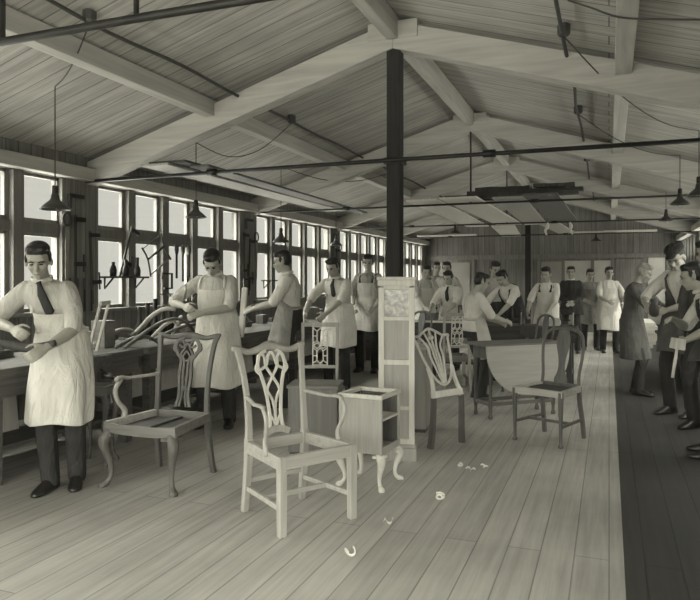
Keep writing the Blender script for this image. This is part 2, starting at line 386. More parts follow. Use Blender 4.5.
def lerp_t(tab, t):
    for i in range(len(TR_)-1):
        if t <= TR_[i+1]: f = (t-TR_[i])/(TR_[i+1]-TR_[i]); return tab[i]*(1-f)+tab[i+1]*f
    return tab[-1]
def person(loc, face, label, H=1.7, lean=.1, twist=0, head=(0, 0, 0), rh=None, lh=None, rp=(.6,-.5,-.7), lp=(-.6,-.5,-.7),
           feet=((.12, .02, -.1), (-.12, .02, .1)), pel=None, top='white', skirt=None, vest=None, apron=None, hem=.5, bib=.72, tie=False,
           trousers='trou', hairm='hair', cap=None, sleeves=.62, coat=None, near=False, vox=.013, curl=(1.1, 1.1), group=None, wide=1.0, skinm='skin', vopen=True, side=0, aw=1.0):
    s = H/1.7; root = empty('person', (loc[0], loc[1], 0), head_rz(face), label, 'person', group)
    pz = (pel if pel else .93)*s; P0 = V((0, -.03-.12*math.sin(lean), pz))
    L = .50*s
    def sp(t):      # spine curve
        p = P0.copy(); n = 12; T = V((0, 0, 1))
        for i in range(n):
            tt = t*(i+.5)/n; a = lean*min(1, .35+tt*1.1); T = V((0, math.sin(a), math.cos(a))); p = p+T*(L*t/n)
        p.x += side*t*t
        return p, T
    def sec(t, g, n=16, k=1.0):
        c, T = sp(t); X = Rz(twist*t) @ V((1, 0, 0)); Y = T.cross(X).normalized()*-1
        Y = X.cross(T)*-1; Y = -Y if Y.y < 0 else Y
        rx, ry = lerp_t(TW, t)*s*k*wide+g, lerp_t(TD, t)*s*wide+g
        return [c+X*(rx*math.cos(2*PI*j/n))+Y*(ry*math.sin(2*PI*j/n)) for j in range(n)]
    def torso(mb, t0, t1, g):
        ts = [t0+(t1-t0)*i/11 for i in range(12)]
        mb.rings([sec(t, g) for t in ts])
    # joints
    c, T = sp(.86); X = Rz(twist) @ V((1, 0, 0))
    SH = {1: c+X*.178*s*wide, -1: c-X*.178*s*wide}
    nb, Tn = sp(1.0)
    a = lean*.75+head[0]*.4
    hp = nb+V((0, math.sin(a), math.cos(a)))*.060*s
    HM = Matrix.Translation(hp) @ Rz(head[1]) @ Ry(head[2]) @ Rx(-head[0]) @ Matrix.Translation(V((0, .02, .090*s))) @ Matrix.Scale(s, 4)
    ua, fa = .295*s, .255*s
    rh = V(rh) if rh is not None else V((.24, .05, .78*s)); lh = V(lh) if lh is not None else V((-.24, .05, .78*s))
    EL, WR = {}, {}
    for sd, tg, pole in ((1, rh, rp), (-1, lh, lp)): EL[sd], WR[sd] = ik(SH[sd], tg, ua, fa, pole)
    HI = {1: P0+V((.09*s, 0, -.02*s)), -1: P0+V((-.09*s, 0, -.02*s))}
    AN, KN = {}, {}
    for sd, f in ((1, feet[0]), (-1, feet[1])):
        KN[sd], AN[sd] = ik(HI[sd], (f[0], f[1], .085*s), .43*s, .42*s, (sd*.15, 1, .1))
    # body: one skin
    mb = MB(); torso(mb, 0, 1, -.012*s)
    mb.tube([nb-Tn*.03, nb.lerp(hp, .6), HM @ V((0, -.01, -.05))], [.058*s, .052*s, .05*s], 10)
    for e, r in (((0, -.012, .035), (.074, .092, .080)), ((0, .022, -.03), (.058, .060, .085)), ((0, .03, -.078), (.042, .045, .032)), ((0, .066, -.094), (.022, .018, .018)),
                 ((0, .072, .030), (.052, .018, .014)), ((.036, .056, -.022), (.024, .026, .026)), ((-.036, .056, -.022), (.024, .026, .026)),
                 ((.077, -.004, -.012), (.012, .020, .032)), ((-.077, -.004, -.012), (.012, .020, .032)), ((0, .082, -.058), (.023, .012, .008)), ((0, .078, -.07), (.018, .011, .007))):
        mb.ell(e, r, HM, 14, 10)
    mb.tube([HM @ V((0, .074, .022)), HM @ V((0, .092, -.004)), HM @ V((0, .106, -.026))], [.008*s, .0105*s, .014*s], 8, ref=(1, 0, 0))
    mb.ell((0, .098, -.032), (.018, .014, .010), HM)
    for sd in (1, -1):
        chain(mb, [SH[sd]-X*sd*.03*s, SH[sd].lerp(EL[sd], .5), EL[sd]], [.050*s, .046*s, .036*s])
        chain(mb, [EL[sd], EL[sd].lerp(WR[sd], .35), WR[sd]], [.037*s, .041*s, .026*s])
        d = (WR[sd]-EL[sd]).normalized()
        nn = V((-sd*.8, .1, -.5)); 
        hand(mb, WR[sd], (d+V((-sd*.15, .15, -.1))), nn, V((0, .5, .8)), s, curl[0 if sd == 1 else 1], near)
        chain(mb, [HI[sd], HI[sd].lerp(KN[sd], .5), KN[sd]], [.075*s, .066*s, .050*s])
        chain(mb, [KN[sd], KN[sd].lerp(AN[sd], .35), AN[sd]], [.050*s, .052*s, .034*s])
    mb.build('body', M[skinm], root, vox=vox, sm=2 if near else 1)
    for sd in (1, -1):
        MB().ell((sd*.029, .0865, .004), (.0125, .006, .0055), HM, 8, 6).build('eye', M['eye'], root, smooth=True)
        MB().tube([HM @ V((sd*.014, .092, .020)), HM @ V((sd*.032, .090, .024)), HM @ V((sd*.05, .078, .017))], .0035*s, 6, ref=(0, 0, 1)).build('eyebrow', M[hairm], root)
    MB().tube([HM @ V((-.02, .088, -.063)), HM @ V((0, .0955, -.0635)), HM @ V((.02, .088, -.063))], .0025*s, 5, ref=(0, 0, 1)).build('mouth', M['lip'], root)
    # hair / cap
    mb = MB()
    if cap: 
        mb.ell((0, -.045, .02), (.076, .066, .075), HM, 14, 10); mb.ell((0, -.02, .045), (.079, .09, .062), HM, 14, 10)
    else:
        mb.ell((0, -.018, .070), (.0785, .092, .056), HM, 14, 10); mb.ell((0, -.046, .016), (.079, .066, .084), HM, 14, 10)
        mb.ell((.025, .034, .094), (.044, .042, .028), HM, 10, 8); mb.ell((-.03, .030, .092), (.040, .042, .026), HM, 10, 8)
        for sd in (1, -1): mb.ell((sd*.072, .012, .018), (.010, .022, .030), HM, 8, 6)
    mb.build('hair', M[hairm], root, vox=.009, sm=1)
    if cap:
        mb = MB().ell((0, -.012, .092), (.094, .108, .046), HM, 14, 8); mb.ell((0, .02, .10), (.085, .09, .035), HM, 14, 8)
        mb.ell((0, .098, .070), (.055, .05, .009), HM, 12, 6)
        mb.build('cap', M[cap], root, vox=.009, sm=1)
    # shirt with sleeves
    mb = MB(); torso(mb, -.04, .97, .012*s)
    mb.sweep([nb-Tn*.045*s, nb+Tn*.005*s], [.165*s, .13*s], [.15*s, .125*s], (0, 1, 0), 12)
    for sd in (1, -1):
        S0 = SH[sd]-X*sd*.035*s
        if sleeves <= 1: e = SH[sd].lerp(EL[sd], sleeves+.3); pts = [S0, SH[sd].lerp(EL[sd], .5), e]; r = [.066*s, .065*s, .056*s]
        else: pts = None
        if pts:
            chain(mb, pts, r); chain(mb, [e-(EL[sd]-SH[sd]).normalized()*.03*s, e], [.060*s, .060*s])
        else:
            chain(mb, [S0, SH[sd].lerp(EL[sd], .5), EL[sd]], [.066*s, .062*s, .052*s]); chain(mb, [EL[sd], EL[sd].lerp(WR[sd], .5), EL[sd].lerp(WR[sd], .93)], [.052*s, .052*s, .042*s])
    if coat:
        mb.rings([[V((P0.x+math.cos(2*PI*j/20)*(.19+.05*q)*s, P0.y*(1-q)+math.sin(2*PI*j/20)*(.145+.05*q)*s*(1+.05*math.sin(j*1.9)), pz+.03*s-(pz-coat*s)*q)) for j in range(20)] for q in (0, .2, .45, .75, 1)])
    mb.build('coat' if coat else 'shirt', M[top], root, vox=max(vox, .010), sm=2)
    if not coat:
        mb = MB()
        mb.rings([sec(t, .016*s) for t in (-.12, -.05, .05, .16, .24)])
        mb.ell(P0+V((0, 0, -.03*s)), (.17*s, .125*s, .11*s))
        for sd in (1, -1):
            chain(mb, [HI[sd], HI[sd].lerp(KN[sd], .5), KN[sd]], [.098*s, .085*s, .070*s])
            chain(mb, [KN[sd], KN[sd].lerp(AN[sd], .5), AN[sd]-V((0, 0, .02*s))], [.070*s, .067*s, .062*s])
        mb.build('trousers', M[trousers], root, vox=max(vox, .012), sm=1)
    else:
        mb = MB()
        for sd in (1, -1): chain(mb, [HI[sd], KN[sd], KN[sd].lerp(AN[sd], .5), AN[sd]-V((0, 0, .02*s))], [.078*s, .070*s, .067*s, .062*s])
        mb.build('trousers', M[trousers], root, vox=max(vox, .012), sm=1)
    for sd, f in ((1, feet[0]), (-1, feet[1])):
        Mf = Matrix.Translation(V((AN[sd].x, AN[sd].y, 0))) @ Rz(-f[2]-sd*.2+ (0)) @ Matrix.Scale(s, 4)
        mb = MB(); mb.rings([[Mf @ V((xx*wd, y0+ (0), zz)) for xx, zz in ((-1, .002), (1, .002), (1, .018), (.85, h*.75), (.4, h), (-.4, h), (-.85, h*.75), (-1, .018))]
                  for y0, wd, h in ((-.075, .028, .05), (-.06, .036, .085), (-.01, .040, .10), (.04, .042, .088), (.09, .046, .068), (.14, .046, .05), (.18, .034, .038), (.20, .016, .025))])
        mb.ell((0, -.012, .085), (.043, .052, .035), Mf)
        mb.build('shoe', M['shoe'], root, vox=.010, sm=1)
    if vest:
        mb = MB(); n = 30; R = []
        for i in range(13):
            t = .93-.97*i/12; c0, T0 = sp(t); Xv = Rz(twist*t) @ V((1, 0, 0)); Yv = Xv.cross(T0); Yv = -Yv if Yv.y < 0 else Yv
            gap = math.radians(max(2, 40*(1-i/7))) if vopen else math.radians(2)
            gg = .017 if apron else .026; rx, ry = lerp_t(TW, t)*s*wide+gg, lerp_t(TD, t)*s*wide+gg; k_ = .86 if t > .6 else 1
            R.append([mb.bm.verts.new(c0+Xv*rx*k_*math.sin(gap+(2*PI-2*gap)*j/n)+Yv*ry*math.cos(gap+(2*PI-2*gap)*j/n)) for j in range(n+1)])
        for i in range(12):
            for j in range(n): mb.bm.faces.new((R[i][j], R[i+1][j], R[i+1][j+1], R[i][j+1]))
        o = mb.build('waistcoat', M[vest], root, smooth=True); q = o.modifiers.new('thick', 'SOLIDIFY'); q.thickness = .005; q.offset = 1
    if tie or near:
        rg = [nb+Tn*.012*s+V((math.cos(t)*.064*s, math.sin(t)*.062*s, -.016*math.sin(t)*s)) for t in [2*PI*j/20 for j in range(20)]]
        MB().sweep(rg, .020*s, .034*s, (0, 0, 1), 6, closed=True).build('collar', M['white' if top != 'grey' else 'grey'], root, smooth=True)
    if tie:
        c1, _ = sp(.97); c2, _ = sp(.55)
        y1 = V((0, lerp_t(TD, .9)*s+.03, 0)); y2 = V((0, lerp_t(TD, .55)*s*wide+.028, 0))
        a_, b_ = c1+V((0, .075*s, 0)), c2+y2
        m_ = sp(.8)[0]+V((0, lerp_t(TD, .8)*s*wide+.03, 0))
        MB().sweep([a_, a_.lerp(m_, .15), m_, b_, b_-V((0, 0, .04))], [.04, .028, .055, .065, .01], [.02, .016, .01, .008, .006], (0, 1, 0), 6).build('necktie', M['black'], root, smooth=True)
    if apron:
        rows = []; n = 24; ph = random.uniform(0, 6)
        for i in range(10):                        # bib down to the waist
            t = bib-(bib-.28)*i/9; ha = math.radians(36+68*(i/9)**1.6)
            c0, T0 = sp(t); Xv = Rz(twist*t) @ V((1, 0, 0)); Yv = Xv.cross(T0); Yv = -Yv if Yv.y < 0 else Yv
            rx, ry = lerp_t(TW, t)*s*wide+.032, lerp_t(TD, t)*s*wide+.037
            rows.append([c0+Xv*rx*math.sin(ha*(2*j/n-1))+Yv*ry*math.cos(ha*(2*j/n-1)) for j in range(n+1)])
        c0, _ = sp(.28); zt = c0.z; m = 14
        fwd = max(KN[1].y, KN[-1].y, 0)
        for i in range(1, m+1):
            q = i/m; z = zt+(hem*s-zt)*q; ha = math.radians(104-6*q); rows.append([])
            cy = c0.y*(1-q)+(P0.y*.3+fwd*.35)*q; 
            for j in range(n+1):
                th = ha*(2*j/n-1); rp_ = 1+(.035+.045*q)*math.sin(5.3*th+ph+.8*q)*min(1, 3*q)
                rx = ((.158+.035*min(1, q*1.6))*aw+.01*q)*s*wide+.03; ry = (.112+.045*min(1, q*1.6)+.02*q)*s*wide+.034
                rows[-1].append(V((c0.x+rx*rp_*math.sin(th), cy+ry*rp_*math.cos(th), z-.012*math.sin(3*th+ph)*q)))
        mb = MB(); R = [[mb.bm.verts.new(p) for p in r] for r in rows]
        for i in range(len(R)-1):
            for j in range(n): mb.bm.faces.new((R[i][j], R[i+1][j], R[i+1][j+1], R[i][j+1]))
        o = mb.build('apron', M[apron], root, smooth=True)
        q = o.modifiers.new('thick', 'SOLIDIFY'); q.thickness = .006; q.offset = 1
        q = o.modifiers.new('sub', 'SUBSURF'); q.levels = 1; q.render_levels = 1
        a1, a2 = rows[0][0], rows[0][-1]; bk = nb-V((0, .075*s, 0))+Tn*.0; 
        MB().sweep(cr([a1, a1.lerp(bk, .45)+V((-.035, .02, .055))*s, bk, a2.lerp(bk, .45)+V((.035, .02, .055))*s, a2], 5), .022, .012, (0, .5, 1), 6).build('neck_strap', M[apron], root, smooth=True)
        c3, T3 = sp(.28)
        MB().rings([[c3+V((math.cos(t)*(.150*s*wide+q), math.sin(t)*(.104*s*wide+q), z)) for q, z in ((.026, -.015), (.034, -.015), (.034, .015), (.026, .015))] for t in [2*PI*j/28 for j in range(28)]], closed=True).build('waist_tie', M[apron], root, smooth=True)
    return root, WR, HM
# world point of a local one
def wpt(root, p): return Matrix.Translation(root.location) @ Rz(root.rotation_euler.z) @ V(p)

# nearest craftsman, far left
P1 = at(61, 4.55)
def local(P, face, W): return Rz(-head_rz(face)) @ (V(W)-V((P.x, P.y, 0)))
_f = (.42, -.90); _r = local(P1, _f, at(13, 4.38)+V((0, 0, 1.08))); _l = local(P1, _f, at(46, 4.17)+V((0, 0, .98)))
R1, W1, _ = person(P1, _f, 'tied man in long white bib apron standing at the front end of the left bench', 1.69, lean=.36, head=(.40, .20, .04), side=.10, aw=1.0, wide=.93,
   rh=_r, lh=_l, rp=(.9, -.5, -.5), lp=(-.7, -.5, -.8), feet=((.05, .05, 0), (-.09, -.05, 0)), top='shirt', apron='white', hem=.45, bib=.62, tie=True,
   trousers='trou', near=True, vox=.0085, sleeves=.60)
P2 = at(216, 6.45)
R2, W2, _ = person(P2, (.22, -.97), 'man in white apron bowing his dark head over a carved chair arm in his hands', 1.74, lean=.22, head=(.75, .15, 0),
   rh=(.20, .30, 1.16), lh=(.0, .36, 1.10), rp=(1, -.3, -.4), lp=(-1, -.3, -.4), feet=((.11, .0, 0), (-.12, -.05, 0)), top='shirt', apron='white', hem=.38, bib=.78,
   near=True, vox=.010)
P3 = at(287, 7.5)
R3, W3, _ = person(P3, (-.86, -.42), 'man standing in profile in a pale shirt, shaping a board held upright before him', 1.74, lean=.10, head=(.28, 0, 0),
   rh=(.04, .36, 1.10), lh=(-.12, .38, 1.08), rp=(.8, -.5, -.6), lp=(-.8, -.5, -.6), top='white', apron='grey', hem=.50, bib=.6, near=True, vox=.011, trousers='trou')
P4 = at(338, 8.6)
person(P4, (-.05, -1), 'man in white shirt and apron leaning over work behind the fretwork chair', 1.72, lean=.34, head=(.40, -.1, 0),
   rh=(.26, .42, .98), lh=(-.02, .46, .95), rp=(1, -.3, -.2), lp=(-1, -.3, -.2), top='white', apron='white', hem=.55, bib=.6, tie=True)
P5 = at(368, 10.3)
person(P5, (.05, -1), 'man in dark waistcoat and pale apron standing upright left of the clock case', 1.80, lean=.05, head=(.2, .2, 0),
   rh=(.14, .30, 1.0), lh=(-.16, .26, .98), top='grey', vest='black', apron='shirt', hem=.6, bib=.72)
P6 = at(425, 11.7)
person(P6, (.5, -.85), 'man in pale shirt and apron at the far bench, first right of the clock', 1.68, lean=.12, head=(.35, 0, 0), rh=(.1, .35, .95), lh=(-.15, .35, .95), top='shirt2', apron='white', hem=.5)
person(at(436, 13.5), (.2, -1), 'dark haired man half hidden behind the first man right of the clock', 1.77, lean=.03, head=(.1, .3, 0), top='grey', vest='brown')
person(at(450, 10.5), (-.2, -.98), 'boy in white shirt and dark tie behind the shield back', 1.56, lean=.16, head=(.35, 0, 0), rh=(.18, .36, .93), lh=(-.12, .38, .93), top='white', tie=True, apron='shirt', hem=.5, bib=.3)
person(at(447, 12.3), (0, -1), 'tall man in grey standing straight behind the boy in the dark tie', 1.74, lean=.02, head=(.15, 0, 0), top='shirt2', trousers='brown')
P8 = at(477, 7.9)
person(P8, (.86, .42), 'small boy in white shirt standing in profile behind the drop leaf table', 1.50, lean=.12, head=(.35, 0, 0), rh=(.10, .32, .92), lh=(-.16, .3, .9), rp=(.7, -.6, -.6), top='white', vest='white', apron='shirt', hem=.55, vox=.011)
person(at(494, 10.9), (.3, -.95), 'man in pale shirt standing behind the boy who stoops in a dark waistcoat', 1.72, lean=.12, head=(.4, .2, 0), top='shirt2')
person(at(511, 10.15), (-.55, -.84), 'boy in dark waistcoat and white sleeves stooping low over his bench', 1.62, lean=.50, head=(.55, 0, 0), rh=(.22, .46, .88), lh=(-.12, .42, .88), rp=(1, -.1, -.2), lp=(-1, -.3, 0), top='white', vest='black')
person(at(547, 10.6), (-.25, -.97), 'boy in white shirt and pale bib apron standing behind the rounded back chair', 1.62, lean=.08, head=(.3, 0, 0), rh=(.2, .32, .88), lh=(-.05, .3, .80), rp=(1, -.5, -.4), lp=(-1, -.5, -.4), top='white', vest='black', apron='white', hem=.42, bib=.70)
person(at(571, 13), (0, -1), 'man in dark suit standing with hands clasped before him', 1.67, lean=.02, head=(.1, 0, 0), rh=(.03, .22, .98), lh=(-.03, .22, .97), top='black', sleeves=2, tie=True, coat=.72)
person(at(590, 13.5), (.2, -1), 'boy in grey shirt and grey apron just right of the dark suited man', 1.63, lean=.05, head=(.2, 0, 0), rh=(.1, .3, .98), lh=(-.08, .3, .95), top='grey', apron='grey', hem=.55)
person(at(609, 13.0), (.25, -1), 'man in white shirt and white apron carrying work before the pale timber', 1.66, lean=.05, head=(.1, 0, 0), rh=(.1, .33, 1.0), lh=(-.2, .3, .95), top='white', apron='white', hem=.45)
person(at(636, 8.3), (.93, -.30), 'man in long dark work coat seen from his left side near the right wall', 1.63, lean=.20, head=(.45, 0, 0), rh=(.10, .40, 1.02), lh=(-.12, .42, .98), rp=(.8, -.5, -.5), lp=(-.8, -.5, -.5), top='brown', sleeves=2, coat=.42, hairm='hair2', trousers='black', vox=.011, feet=((.10, .06, 0), (-.12, -.04, 0)))
P16 = at(682, 7.0)
R16, W16, _ = person(P16, (-.62, -.78), 'tall capped man in white shirt front bowing his head over his hands', 1.80, lean=.16, head=(.62, .15, 0), rh=(.16, .36, 1.14), lh=(-.08, .36, 1.10), rp=(1, -.3, -.5), lp=(-1, -.4, -.5), top='white', vest='brown', apron='brown', hem=.62, bib=.3, cap='black', trousers='black', near=True, vox=.010)
P18 = at(716, 5.35)
R18, W18, _ = person(P18, (-.95, .05), 'man at the right picture edge bending towards the capped man, white sleeves rolled', 1.60, lean=.50, head=(.3, 0, 0), rh=(-.02, .30, 1.08), lh=(-.20, .22, .93), rp=(.9, -.2, -.6), lp=(-.9, -.3, -.6), top='white', vest='black', trousers='black', near=True, vox=.010, apron='brown', hem=.8, bib=.3)
person(at(708, 6.3), (-.6, -.8), 'dark haired man standing upright behind the bending man at the right edge', 1.78, lean=.05, head=(.2, 0, 0), top='brown', sleeves=2, trousers='black', near=True, vox=.011)
# ------------------------------------------------------------------ chairs
def leg_rect(mb, x, y, h, w, taper=1.0):
    mb.box((x, y, h/2), (w*taper, w*taper, h), top=(1/taper, 1/taper)); return mb
def cabriole(x, y, h, ox, oy, k=1.0, foot=True):
    """curved leg: full knee, thin ankle, rounded pad foot; (ox,oy) points outward"""
    o = V((ox, oy, 0)).normalized(); b = V((x, y, 0)); mb = MB()
    prof = [(-.004, 1, .026), (.010, .90, .031), (.020, .80, .030), (.014, .66, .024), (.003, .50, .019), (-.004, .34, .0150), (-.003, .20, .0135), (.006, .10, .0155), (.020, .045, .022), (.024, .015, .024), (.02, .0, .020)]
    pts = [b+o*(p[0]*k*1.6)+V((0, 0, p[1]*h)) for p in prof]
    mb.sweep(cr(pts, 3), [2*q for q in cs([p[2]*k for p in prof], 3)], [2*q for q in cs([p[2]*k for p in prof], 3)], o, 10)
    for sx in (V((-o.y, o.x, 0)), V((o.y, -o.x, 0))): mb.sweep([b+V((0, 0, .93*h))+sx*.01, b+V((0, 0, .95*h))+sx*.055*k], [.05*k, .022*k], [.026*k, .022*k], (0, 0, 1), 6)
    return mb
def chippendale():
    t = empty('armchair', (0, 0, 0))
    W = M['light']; X = M['lx']
    for sx in (-1, 1): leg_rect(MB(), sx*.24, .215, .43, .046, .92).build('leg', W, t, bevel=.003)
    for sx in (-1, 1):
        MB().sweep([(sx*.205, -.275, 0), (sx*.203, -.255, .15), (sx*.20, -.235, .32), (sx*.20, -.232, .45)], [.036, .038, .042, .042], [.038, .040, .044, .044], (0, 1, 0), 4, k=4).build('leg', W, t, bevel=.003)
        MB().sweep([(sx*.20, -.232, .44), (sx*.198, -.238, .56), (sx*.203, -.262, .74), (sx*.218, -.298, .90), (sx*.232, -.325, .985)], [.040, .036, .034, .036, .044], [.034, .030, .026, .024, .022], (0, 1, .25), 4, k=5).build('back_post', W, t, bevel=.004)
    # serpentine crest with upswept ears
    MB().sweep([(-.262, -.332, .985), (-.225, -.325, .975), (-.15, -.325, .955), (-.075, -.328, .968), (0, -.330, .985), (.075, -.328, .968), (.15, -.325, .955), (.225, -.325, .975), (.262, -.332, .985)],
               [.034, .046, .040, .048, .066, .048, .040, .046, .034], .026, (0, 1, .25), 6, k=4).build('top_rail', W, t, smooth=True)
    mb = MB()
    def S(pts, w=.017): # splat strap; back rake included
        mb.sweep([(x, -.24-.16*max(0, z-.46), z) for x, z in pts], w, .014, (0, 1, .2), 4, k=4)
    for s in (-1, 1):
        S([(s*.035, .96), (s*.082, .93), (s*.098, .87), (s*.083, .82), (s*.062, .74), (s*.046, .64), (s*.040, .54), (s*.052, .47)], .02)
        S([(s*.075, .95), (s*.045, .915), (s*.040, .86), (s*.0, .795), (-s*.040, .73), (-s*.048, .66)], .015)
        S([(s*.0, .95), (s*.022, .92), (s*.040, .865), (s*.085, .84)], .015)
        S([(s*.050, .72), (s*.012, .65), (s*.0, .56), (s*.0, .52)], .014)
        S([(s*.040, .56), (s*.015, .53), (s*.0, .49)], .016)
        S([(s*.100, .88), (s*.112, .845), (s*.085, .815)], .016)
    mb.build('splat', M['pale'], t, bevel=.002)
    MB().sweep([(-.085, -.235, .455), (-.04, -.238, .475), (0, -.238, .48), (.04, -.238, .475), (.085, -.235, .455)], .04, .022, (0, 1, 0), 4, k=3).build('splat_shoe', W, t)
    MB().sweep([(-.262, .216, .40), (.262, .216, .40)], .072, .03, (0, 1, 0)).build('seat_rail', X, t, bevel=.003)
    MB().sweep([(-.20, -.234, .40), (.20, -.234, .40)], .066, .03, (0, 1, 0)).build('seat_rail', X, t, bevel=.003)
    for s in (-1, 1):
        MB().sweep([(s*.247, .212, .40), (s*.206, -.234, .40)], .072, .03, (1, 0, 0)).build('seat_rail', X, t, bevel=.003)
        MB().sweep([(s*.236, .205, .145), (s*.200, -.255, .145)], .028, .02, (1, 0, 0)).build('stretcher', X, t, bevel=.002)
        MB().sweep([(s*.205, -.265, .695), (s*.226, -.16, .688), (s*.258, -.05, .682), (s*.272, .03, .690), (s*.268, .075, .682)], [.026, .03, .034, .044, .03], [.026, .024, .022, .024, .022], (0, 0, 1), 8, k=4).build('arm', W, t, smooth=True)
        MB().sweep([(s*.270, .055, .685), (s*.272, .10, .63), (s*.262, .085, .55), (s*.252, .055, .48), (s*.252, .075, .41)], [.026, .026, .024, .026, .032], [.026, .026, .026, .03, .036], (1, 0, 0), 8, k=5).build('arm_support', W, t, smooth=True)
    MB().sweep([(-.215, -.02, .145), (.215, -.02, .145)], .028, .02, (0, 1, 0)).build('stretcher', X, t, bevel=.002)
    MB().sweep([(-.20, -.252, .19), (.20, -.252, .19)], .028, .02, (0, 1, 0)).build('stretcher', X, t, bevel=.002)
    return t
a = chippendale(); c_ = (fl(284, 541)+fl(240, 515)+fl(356, 518))/3
A_, B_, C_ = fl(284, 541), fl(240, 515), fl(356, 518)
ctr = (B_+C_)/2; a.location = (ctr.x, ctr.y, 0); a.rotation_euler.z = head_rz((A_-B_).normalized())
tag(a, 'pale unpolished carved armchair without its seat, nearest chair on the open floor', 'armchair')

def claw_chair():
    t = empty('armchair'); D = M['mid']; X = M['mx']
    for sx in (-1, 1): cabriole(sx*.25, .23, .38, sx, .9, 1.25).build('leg', D, t, smooth=True)
    for sx in (-1, 1):
        MB().sweep([(sx*.235, -.30, 0), (sx*.228, -.275, .12), (sx*.22, -.25, .30), (sx*.215, -.245, .44)], [.034, .034, .038, .040], [.036, .036, .04, .042], (0, 1, 0), 4, k=4).build('leg', D, t, bevel=.004)
        MB().sweep([(sx*.215, -.245, .43), (sx*.212, -.25, .58), (sx*.218, -.275, .76), (sx*.235, -.31, .93), (sx*.252, -.33, .985)], [.040, .034, .032, .034, .036], [.032, .028, .026, .024, .022], (0, 1, .25), 4, k=5).build('back_post', D, t, bevel=.004)
    MB().sweep([(-.272, -.335, .995), (-.235, -.33, .99), (-.15, -.33, .972), (-.06, -.333, .985), (0, -.335, .99), (.06, -.333, .985), (.15, -.33, .972), (.235, -.33, .99), (.272, -.335, .995)],
               [.026, .036, .036, .046, .058, .046, .036, .036, .026], .024, (0, 1, .25), 6, k=4).build('top_rail', D, t, smooth=True)
    mb = MB()
    def S(pts, w=.016): mb.sweep([(x, -.25-.155*max(0, z-.46), z) for x, z in pts], w, .014, (0, 1, .2), 4, k=4)
    for s in (-1, 1):
        S([(s*.03, .97), (s*.085, .945), (s*.10, .89), (s*.07, .84), (s*.045, .80), (s*.05, .68), (s*.038, .56), (s*.06, .47)], .022)
        S([(s*.105, .93), (s*.115, .885), (s*.075, .86)], .018)
        S([(s*.05, .96), (s*.02, .90), (s*.05, .85), (s*.02, .80), (s*.018, .70), (s*.014, .56), (s*.03, .47)], .016)
        S([(s*.0, .93), (s*.035, .90), (s*.07, .915)], .016)
    S([(-.03, .83), (0, .87), (.03, .83), (0, .80), (-.03, .83)], .014)
    mb.ell((0, -.27, .60), (.026, .010, .022))
    mb.build('splat', D, t)
    MB().sweep([(-.29, .235, .405), (-.12, .245, .395), (.12, .245, .395), (.29, .235, .405)], .066, .034, (0, 1, 0), 4, k=3).build('seat_rail', X, t, bevel=.003)
    MB().sweep([(-.22, -.247, .41), (.22, -.247, .41)], .062, .03, (0, 1, 0)).build('seat_rail', X, t, bevel=.003)
    for s in (-1, 1): MB().sweep([(s*.275, .23, .41), (s*.222, -.245, .41)], .062, .032, (1, 0, 0)).build('seat_rail', M['lx'] if s > 0 else X, t, bevel=.003)
    MB().box((0, 0, .385), (.44, .40, .02)).box((0, 0, .40), (.05, .42, .02)).build('seat_slat', M['dark'], t)
    # the one arm fitted so far is on the sitter's right
    s = 1
    MB().sweep([(s*.216, -.27, .70), (s*.245, -.16, .70), (s*.285, -.02, .70), (s*.30, .06, .712), (s*.29, .12, .70)], [.028, .034, .038, .046, .034], [.028, .024, .024, .028, .026], (0, 0, 1), 8, k=4).build('arm', M['light'], t, smooth=True)
    MB().sweep([(s*.295, .06, .70), (s*.300, .115, .63), (s*.290, .10, .55), (s*.278, .045, .48), (s*.272, .06, .415)], [.032, .034, .032, .042, .046], [.030, .032, .032, .040, .046], (1, 0, 0), 8, k=5).build('arm_support', M['light'], t, smooth=True)
    return t
a = claw_chair(); A_, L_, R_ = fl(171, 496), fl(107, 486), fl(213, 475)
c_ = (L_+R_)/2; f = (A_-R_).normalized(); a.location = (c_.x, c_.y, 0); a.rotation_euler.z = head_rz(f)
tag(a, 'brown carved chair with bowed legs and a single fitted arm, beside the tied man', 'armchair')

